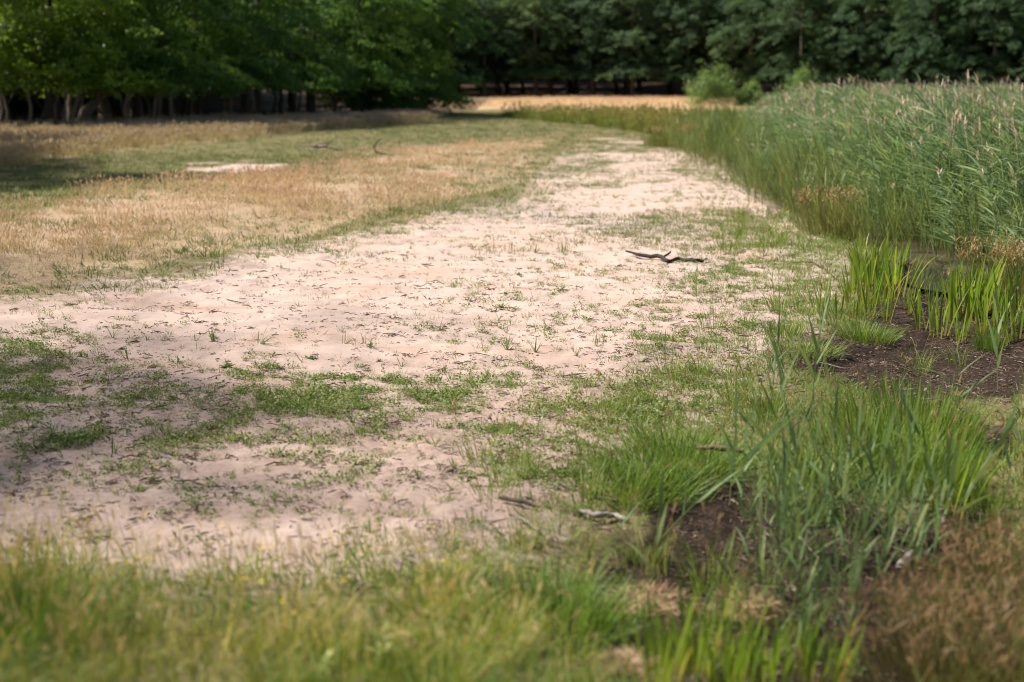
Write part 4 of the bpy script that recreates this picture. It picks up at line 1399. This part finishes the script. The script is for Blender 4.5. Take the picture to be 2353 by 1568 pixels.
for i in range(26):
    X, Y = rgs.uniform(1080, 1750), rgs.uniform(330, 560)
    place('reed_shoot', SHOOT[rgs.integers(0, 6)], at(*z8(X, Y)), rgs.uniform(0, 6.28), rgs.uniform(.35, .6),
          'reed shoot among the sedge above the dark mud', 'reed shoot', 'reed shoots among the sedge', tilt=(rgs.normal(0, .1), rgs.normal(0, .1)))
lone = [(1000, 485, 2, 1.0, .25, 'reed shoot leaning left at the dark hollow under the brown stick'), (1165, 545, 3, 1.0, 0, 'tall upright reed shoot right of the dark hollow'),
        (1055, 520, 2, .8, -.1, 'short reed shoot in front of the dark hollow'), (690, 640, 1, .95, -.65, 'reed shoot bent far to the left over the grass'),
        (650, 895, 2, .9, .1, 'reed shoot growing out of the straw mound'), (420, 730, 2, .8, .4, 'reed shoot leaning right in the grass left of the mud'),
        (1945, 690, 3, 1.0, .45, 'lone reed shoot bent to the right by the grey stick'), (2060, 620, 1, .9, .5, 'lone reed shoot with a broad leaf pointing right'),
        (1090, 870, 5, .9, 0, 'short pale reed shoot alone in the middle of the mud'), (1900, 860, 4, .8, .2, 'reed shoot behind the short grey stick'),
        (960, 1010, 5, .8, 0, 'reed shoot behind the foreground iris row'), (2240, 560, 0, .9, .1, 'reed shoot in the brownish grass near the right edge')]
for X, Y, k, sc, tl, lab in lone:
    place('reed_shoot', SHOOT[k], at(*z8(X, Y)), U(0, 6.28), sc, lab, 'reed shoot', 'lone reed shoots', tilt=(0, tl))
lone6 = [(700, 1260, 1, .75, 0, 'upright reed shoot in the turf left of the sedge hummock'), (950, 1420, 3, 1.0, 0, 'tall upright reed shoot in front of the dead stalks'),
         (1940, 1440, 4, .95, -.2, 'reed shoot with narrow pale leaves below the mud patch'), (2180, 1110, 1, .95, .1, 'tall lone reed shoot on the mud near the right edge'),
         (790, 1180, 0, .7, .05, 'thin yellowish reed shoot left of the dead stalks'), (210, 510, 5, .7, 0, 'tiny reed shoot alone on the sand right of the branch'),
         (705, 410, 5, .8, 0, 'small reed shoot at the sand edge left of the irises')]
for X, Y, k, sc, tl, lab in lone6:
    place('reed_shoot', SHOOT[k], at(*z6(X, Y)), U(0, 6.28), sc, lab, 'reed shoot', 'lone reed shoots', tilt=(0, tl))


def tussock_parts(mat, n, L, w, spread, nb=4, lean=(.02, .6), bend=(.2, .9), heads=0, head_w=.01, head_len=.05, S=5):
    """A tussock is split into a few leaf bundles."""
    parts = []
    for k in range(nb):
        mb = MB()
        m = n // nb
        a = U(0, 6.28, m)
        r = spread * np.sqrt(RNG.random(m))
        base = np.stack([r * np.cos(a), r * np.sin(a), np.full(m, -.02)], -1)
        ribbons(mb, base, a + U(-.5, .5, m), L * U(.55, 1.1, m), lean[0] + (lean[1] - lean[0]) * r / spread * U(.5, 1.3, m), U(*bend, m), w * U(.7, 1.2, m), S)
        if heads:
            h = heads // nb
            a = U(0, 6.28, h)
            r = spread * .8 * np.sqrt(RNG.random(h))
            base = np.stack([r * np.cos(a), r * np.sin(a), np.zeros(h)], -1)
            pos, phi = ribbons(mb, base, a, L * U(.9, 1.25, h), lean[1] * .6 * r / spread, U(.1, .5, h), w * .7, 4, prof='flat', rnd=.5)
            for q in range(5):
                ribbons(mb, pos[:, -1] - np.array([0, 0, 1]) * U(0, .08, h)[:, None], U(0, 6.28, h), head_len * U(.6, 1.3, h), U(.1, 1.2, h), U(0, .6, h), head_w, 3, prof='lens', head=1.0)
        parts.append(('leaf_bundle', mb.mesh('leaf_bundle', mat)))
    return parts


def tussock(name, mat, px, py, L, spread, label, cat='tussock', n=160, w=.006, group=None, **kw):
    return place(name, tussock_parts(mat, n, L, w, spread, **kw), at(px, py), 0, 1, label, cat, group)


tussock('sedge_tussock', MAT['sedge'], 2090, 1010, .40, .42, 'large dense green sedge hummock below the brown mud patch', n=900, lean=(.02, .4), bend=(.1, .5))
tussock('sedge_tussock', MAT['sedge'], 1990, 1070, .38, .35, 'green sedge with reddish tips left of the large hummock', n=560, lean=(.02, .45), bend=(.1, .5))
tussock('sedge_tussock', MAT['sedge'], 2110, 1120, .40, .35, 'green sedge in front of the large hummock', n=560, lean=(.02, .45), bend=(.1, .5))
tussock('sedge_tussock', MAT['sedge'], 1890, 1110, .26, .20, 'sedge patch among the upper reed shoots', n=200, lean=(.02, .5), bend=(.1, .6))
tussock('grass_tussock', MAT['sedge'], 1560, 1075, .30, .40, 'bright green drooping grass mound at the corner of the sand', n=1000, lean=(.05, .8), bend=(.3, 1.2), w=.005)
tussock('grass_tussock', MAT['sedge'], 1460, 1130, .26, .34, 'green grass mound left of the drooping mound', n=700, lean=(.05, .8), bend=(.3, 1.1), w=.005)
tussock('grass_tussock', MAT['sedge'], 1800, 770, .20, .16, 'small upright dark green tuft at the edge of the turf', n=220, lean=(.02, .5), bend=(.1, .6))
tussock('grass_tussock', MAT['sedge'], 1985, 785, .22, .28, 'fine drooping grass mound at the upper mud edge', n=520, lean=(.05, .7), bend=(.3, 1.1), w=.004)
tussock('grass_tussock', MAT['sedge'], 1850, 810, .18, .30, 'low soft grass mound left of the dead stalks', n=420, lean=(.05, .8), bend=(.3, 1.1), w=.004)
tussock('grass_tussock', MAT['sedge'], 2270, 800, .22, .14, 'small dark sedge tuft standing on the mud under the irises', n=200, lean=(.02, .3), bend=(.05, .4))
tussock('grass_tussock', MAT['sedge'], 70, 1490, .36, .22, 'blurred green tussock at the lower left corner', n=300, lean=(.05, .6), bend=(.3, 1.0))
tussock('grass_tussock', MAT['sedge'], 1290, 1440, .28, .26, 'bright green grass mound at the left bank of the mud', n=500, lean=(.05, .7), bend=(.3, 1.0))
# brown-flowered rushes
tussock('rush_clump', MAT['brown_rush'], 1905, 545, .62, .42, 'orange-tipped rush clump at the foot of the reed bed', 'rush', n=420, lean=(.02, .35), bend=(.05, .3), heads=150, head_w=.014, head_len=.07, w=.009)
tussock('rush_clump', MAT['brown_rush'], 1615, 345, .7, .8, 'brownish rush clump at the far left end of the reed bed', 'rush', n=420, lean=(.02, .35), bend=(.05, .3), heads=150, head_w=.02, head_len=.1, w=.014)
tussock('rush_clump', MAT['brown_rush'], 1525, 338, .6, .7, 'yellow-green rush clump where the far sand ends', 'rush', n=420, lean=(.02, .35), bend=(.05, .3), heads=60, head_w=.02, head_len=.1, w=.014)
tussock('rush_clump', MAT['brown_rush'], 2290, 690, .55, .30, 'brown feathery rush behind the irises near the right edge', 'rush', n=260, lean=(.02, .4), bend=(.05, .4), heads=160, head_w=.008, head_len=.07)
tussock('rush_clump', MAT['brown_rush'], 2370, 700, .5, .28, 'brown feathery rush cut by the right edge', 'rush', n=240, lean=(.02, .4), bend=(.05, .4), heads=150, head_w=.008, head_len=.07)
for px, py, L, sp, lab in ((2250, 1500, .40, .30, 'reddish-brown flowering rush in the lower right corner, middle one'), (2370, 1430, .44, .30, 'reddish-brown flowering rush at the right edge, upper one'),
                           (2150, 1580, .36, .28, 'reddish-brown flowering rush at the bottom, left one'), (2360, 1600, .42, .32, 'reddish-brown flowering rush in the very corner at lower right'),
                           (2290, 1340, .30, .22, 'small brown flowering rush right of the reed shoots')):
    tussock('rush_clump', MAT['corner_rush'], px, py, L * .78, sp, lab, 'rush', n=300, lean=(.05, .8), bend=(.1, .9), heads=90, head_w=.0045, head_len=.06)


def mound_parts(R, H):
    mb = MB()
    n = 420
    a = U(0, 6.28, n)
    r = R * np.sqrt(RNG.random(n))
    base = np.stack([r * np.cos(a), r * np.sin(a), H * (1 - (r / R) ** 2) - .01], -1)
    ribbons(mb, base, a + RNG.normal(0, .8, n), R * U(.3, .7, n), U(.9, 1.5, n), U(.1, .8, n), .005, 4)
    core = MB()
    m = 14
    ang_ = np.arange(m) / m * 6.283
    rings = [np.stack([np.cos(ang_) * R * f * U(.9, 1.1, m), np.sin(ang_) * R * f * U(.9, 1.1, m), np.full(m, H * (1 - f * f) - .02)], -1) for f in (1.0, .75, .5, .25, .02)]
    Q = []
    for k in range(4):
        for q in range(m):
            q2 = (q + 1) % m
            Q.append((k * m + q, k * m + q2, (k + 1) * m + q2, (k + 1) * m + q))
    core.add(np.concatenate(rings), Q, .1, .5, 0)
    return [('straw', mb.mesh('straw', MAT['straw'])), ('root_mass', core.mesh('root_mass', MAT['straw'], True))]


for X, Y, R, H, lab in ((630, 940, .17, .06, 'round brown straw mound on the mud left of the reed shoots'), (1075, 975, .15, .06, 'brown straw mound behind the foreground irises'),
                        (530, 1270, .13, .07, 'straw mound at the bottom edge under the small iris clump')):
    place('straw_mound', mound_parts(R, H), at(*z8(X, Y)), 0, 1, lab, 'mound')


# single tufts on the open sand
def sprout(mat, n, L, w, lean, bend, prof='grass', S=4):
    return [('leaf', leaf_part(mat, (RNG.normal(0, .008), RNG.normal(0, .008), -.006), U(0, 6.28), L * U(.6, 1.1), U(*lean), U(*bend), w * U(.8, 1.2), S, prof)) for _ in range(n)]


MAT['sprout'] = foliage('sprout', [(0, (.07, .125, .04)), (.6, (.13, .19, .055)), (1, (.26, .26, .10))], transl=.3, obj_rand=True)
SPK = [sprout(MAT['sprout'], k, .17, .009, (.1, .9), (0, .3), 'iris') for k in (7, 10, 5)]
SPG = [sprout(MAT['sprout'], k, .13, .006, (.2, 1.2), (.1, .9)) for k in (9, 12, 8)]
SPB = [sprout(MAT['broad_leaf'], k, .075, .022, (.5, 1.3), (.1, .5), 'lens') for k in (8, 11, 6)]


def z5(X, Y):
    return (850 + .3827 * X) / 1.088, (550 + .3827 * Y) / 1.088


def z4(X, Y):
    return (.3827 * X) / 1.088, (550 + .3827 * Y) / 1.088


named = [(z5(1280, 865), SPK[1], 1.0, 'spiky upright grey-green sprout in the middle of the sand'), (z5(1090, 850), SPK[1], .9, 'low spreading spiky sprout left of the upright spiky one'),
         (z5(1665, 825), SPK[2], .95, 'two-pronged spiky sprout on bare sand right of the middle'), (z5(1090, 740), SPK[2], .7, 'tiny spiky sprout on the sand above the spreading one'),
         (z5(690, 415), SPK[2], .7, 'lone upright sprout on the bright bare sand'), (z5(1060, 570), SPB[1], 1.3, 'dark green leafy weed on the bright sand'),
         (z5(1085, 488), SPB[0], 1.0, 'small leafy weed above the dark leafy weed'), (z5(1445, 455), SPB[0], 1.2, 'leafy weed on the sand below the fallen branch'),
         (z5(1395, 490), SPB[2], .9, 'small pale leafy weed left of the leafy weed below the branch'), (z5(660, 710), SPG[1], 1.2, 'broad bright grass tuft left of the middle of the sand'),
         (z5(1035, 660), SPG[0], 1.1, 'rounded grass tuft on the sand below the leafy weed'), (z5(1350, 720), SPG[1], 1.3, 'wide green tuft right of the rounded tuft'),
         (z5(1460, 655), SPG[0], 1.1, 'green tuft above the wide green tuft'), (z5(160, 810), SPG[2], 1.1, 'round grass tuft on the left part of the sand'),
         (z5(400, 960), SPG[2], 1.0, 'flat grass tuft left of the weed band'), (z5(1290, 340), SPB[2], .8, 'small weed on bare sand left of the branch'),
         (z4(1700, 810), SPG[1], 1.6, 'bright grass tuft with long blades on the shaded left sand'), (z4(740, 775), SPG[0], 1.2, 'flat green tuft at the far left of the sand'),
         (z4(960, 785), SPG[2], 1.2, 'green tuft left of the bright long-bladed tuft'), (z4(1100, 790), SPG[0], 1.1, 'green tuft next to the bright long-bladed tuft'),
         (z4(1400, 775), SPB[0], 1.0, 'low green weed touching the bright long-bladed tuft'), (z4(830, 910), SPK[0], .9, 'spiky tuft above the dense weeds on the left'),
         (z4(1170, 940), SPG[0], 1.1, 'grass tuft above the dense weed patch'), (z4(1490, 960), SPB[1], 1.1, 'leafy tuft at the upper edge of the dense weeds'),
         (z4(2040, 910), SPB[1], 1.1, 'dark green leafy tuft right of the dense weeds'), (z4(2250, 810), SPG[1], 1.1, 'grey-green tuft at the lower end of the bright sand'),
         (z6(210, 480), SPG[0], 1.0, 'grass tuft on the sand right of the fallen branch'), (z6(430, 440), SPB[1], 1.0, 'dark leafy weed at the right margin of the sand')]
for pos_, parts_, sc, lab in named:
    place('sand_weed', parts_, at(*pos_), U(0, 6.28), sc, lab, 'weed', 'single weeds on the sand')
pp = sample(M['sand'] * (1 - M['scrape']) * (GY < 19) * (GY > 7.2) * inview * (PX > 20) * (PX < 1860) * (.4 + nz2), 110)
for x, y, z in pp:
    v = [SPK, SPG, SPG, SPB][RNG.integers(0, 4)]
    place('sand_weed', v[RNG.integers(0, 3)], (x, y, z), U(0, 6.28), U(.5, 1.0), 'small green weed tuft growing by itself on the sand', 'weed', 'unnamed weeds on the sand')

# yellow flowers in the foreground grass and in the meadow
def flower_source(h, d):
    mb = MB()
    for i in range(2):
        b = np.array([[U(-.05, .05), U(-.05, .05), 0]])
        pos, phi = ribbons(mb, b, U(0, 6.28), h * U(.8, 1.1), .05, .15, .004, 3, prof='flat', rnd=.2)
        c = pos[0, -1]
        n = 8
        a = np.arange(n) / n * 6.283
        P = c + np.stack([np.cos(a) * d * .32, np.sin(a) * d * .32, np.zeros(n)], -1)
        V = []
        for q in range(n):
            t_ = np.array([-math.sin(a[q]), math.cos(a[q]), 0]) * d * .14
            o_ = np.array([math.cos(a[q]), math.sin(a[q]), .2]) * d * .5
            V += [c, c + o_ * .6 + t_, c + o_, c + o_ * .6 - t_]
        mb.add(np.array(V), np.arange(n * 4).reshape(n, 4), .5, .5, 1.0)
    return mb.mesh('flower_source', MAT['flower'])


MAT['flower'] = foliage('flower', [(0, (.09, .14, .03)), (1, (.15, .20, .05))], head=(.80, .56, .02), transl=.25)
src_flower = [flower_source(.24, .018) for _ in range(3)]
FL = [(330, 1335), (560, 1330), (600, 1350), (300, 1420), (440, 1330), (500, 1370), (640, 1490), (860, 1370), (960, 1350), (700, 1360), (790, 1480), (420, 1450)]
fp = []
for px, py in FL:
    for _ in range(2):
        fp.append(at(px + RNG.normal(0, 30), py + RNG.normal(0, 20)))
for px, py in ((1180, 395), (1110, 380), (1130, 372), (1010, 430), (1030, 425), (905, 500), (950, 450), (880, 405), (1150, 410)):
    for _ in range(2):
        fp.append(at(px + RNG.normal(0, 25), py + RNG.normal(0, 5)))
fp = np.array(fp)
scatter('yellow_flowers', fp, U(0, 6.28, len(fp)), np.where(fp[:, 1] > 12, 1.2, .95), RNG.random(len(fp)), src_flower, 'small yellow flowers among the grass', 'flowers')

# pale leafy plants at the bottom edge
for px, py, sc, lab in ((872, 1545, 1.0, 'pale cream-leaved plant at the bottom edge of the picture'), (745, 1590, .8, 'pale green leafy plant at the bottom edge left of the cream one')):
    parts = []
    mb = MB()
    tube(mb, [(0, 0, -.02), (.01, 0, .07), (.015, .01, .15)], [.006, .005, .003], 5, .5)
    parts.append(('stem', mb.mesh('stem', MAT['pale_leaf'], True)))
    for i in range(12):
        t = .15 + .8 * i / 12
        parts.append(('leaf', leaf_part(MAT['pale_leaf'], (.012 * t, .005 * t, .15 * t), i * 2.4, .055 * U(.7, 1.2), U(.7, 1.2), U(.1, .6), .024, 5, 'lens')))
    place('pale_plant', parts, at(px, py), 0, sc, lab, 'plant')

# bleached dead reed stems that stand out of the reed bed
for i, (px, py, h, tl) in enumerate([(1835, 395, 1.75, .04), (1850, 398, 1.7, .0), (1872, 400, 1.75, -.05), (1860, 402, 1.6, .03), (1765, 380, 1.75, .02), (1750, 376, 1.7, -.02),
                                     (2060, 500, 1.7, -.16), (2120, 505, 1.65, -.12), (2170, 520, 1.6, -.1), (2215, 520, 1.6, -.2), (2260, 530, 1.55, -.15), (2300, 535, 1.55, -.1),
                                     (2330, 540, 1.6, -.05), (2345, 535, 1.6, -.12), (2190, 512, 1.7, .12), (2020, 480, 1.7, -.1)]):
    x, y, z = at(px, py)
    mb = MB()
    tube(mb, [(0, 0, 0), (tl * .4, 0, h * .5), (tl * 1.2, 0, h)], [.007, .006, .004], 5, RNG.random())
    mp = MB()
    for q in range(14):
        ribbons(mp, np.array([[tl * 1.2, 0, h - U(0, .12)]]), math.pi + RNG.normal(0, .9), U(.12, .24), U(.1, .7), U(.2, 1.0), U(.012, .026), 3, prof='lens', head=1.0)
    place('dead_reed', [('stem', mb.mesh('stem', MAT['dead_reed'], True)), ('plume', mp.mesh('plume', MAT['dead_reed']))], (x, y, z), 0, 1,
          'bleached dead reed stem with plume standing in the reed bed', 'reed', 'dead stems in the reed bed')
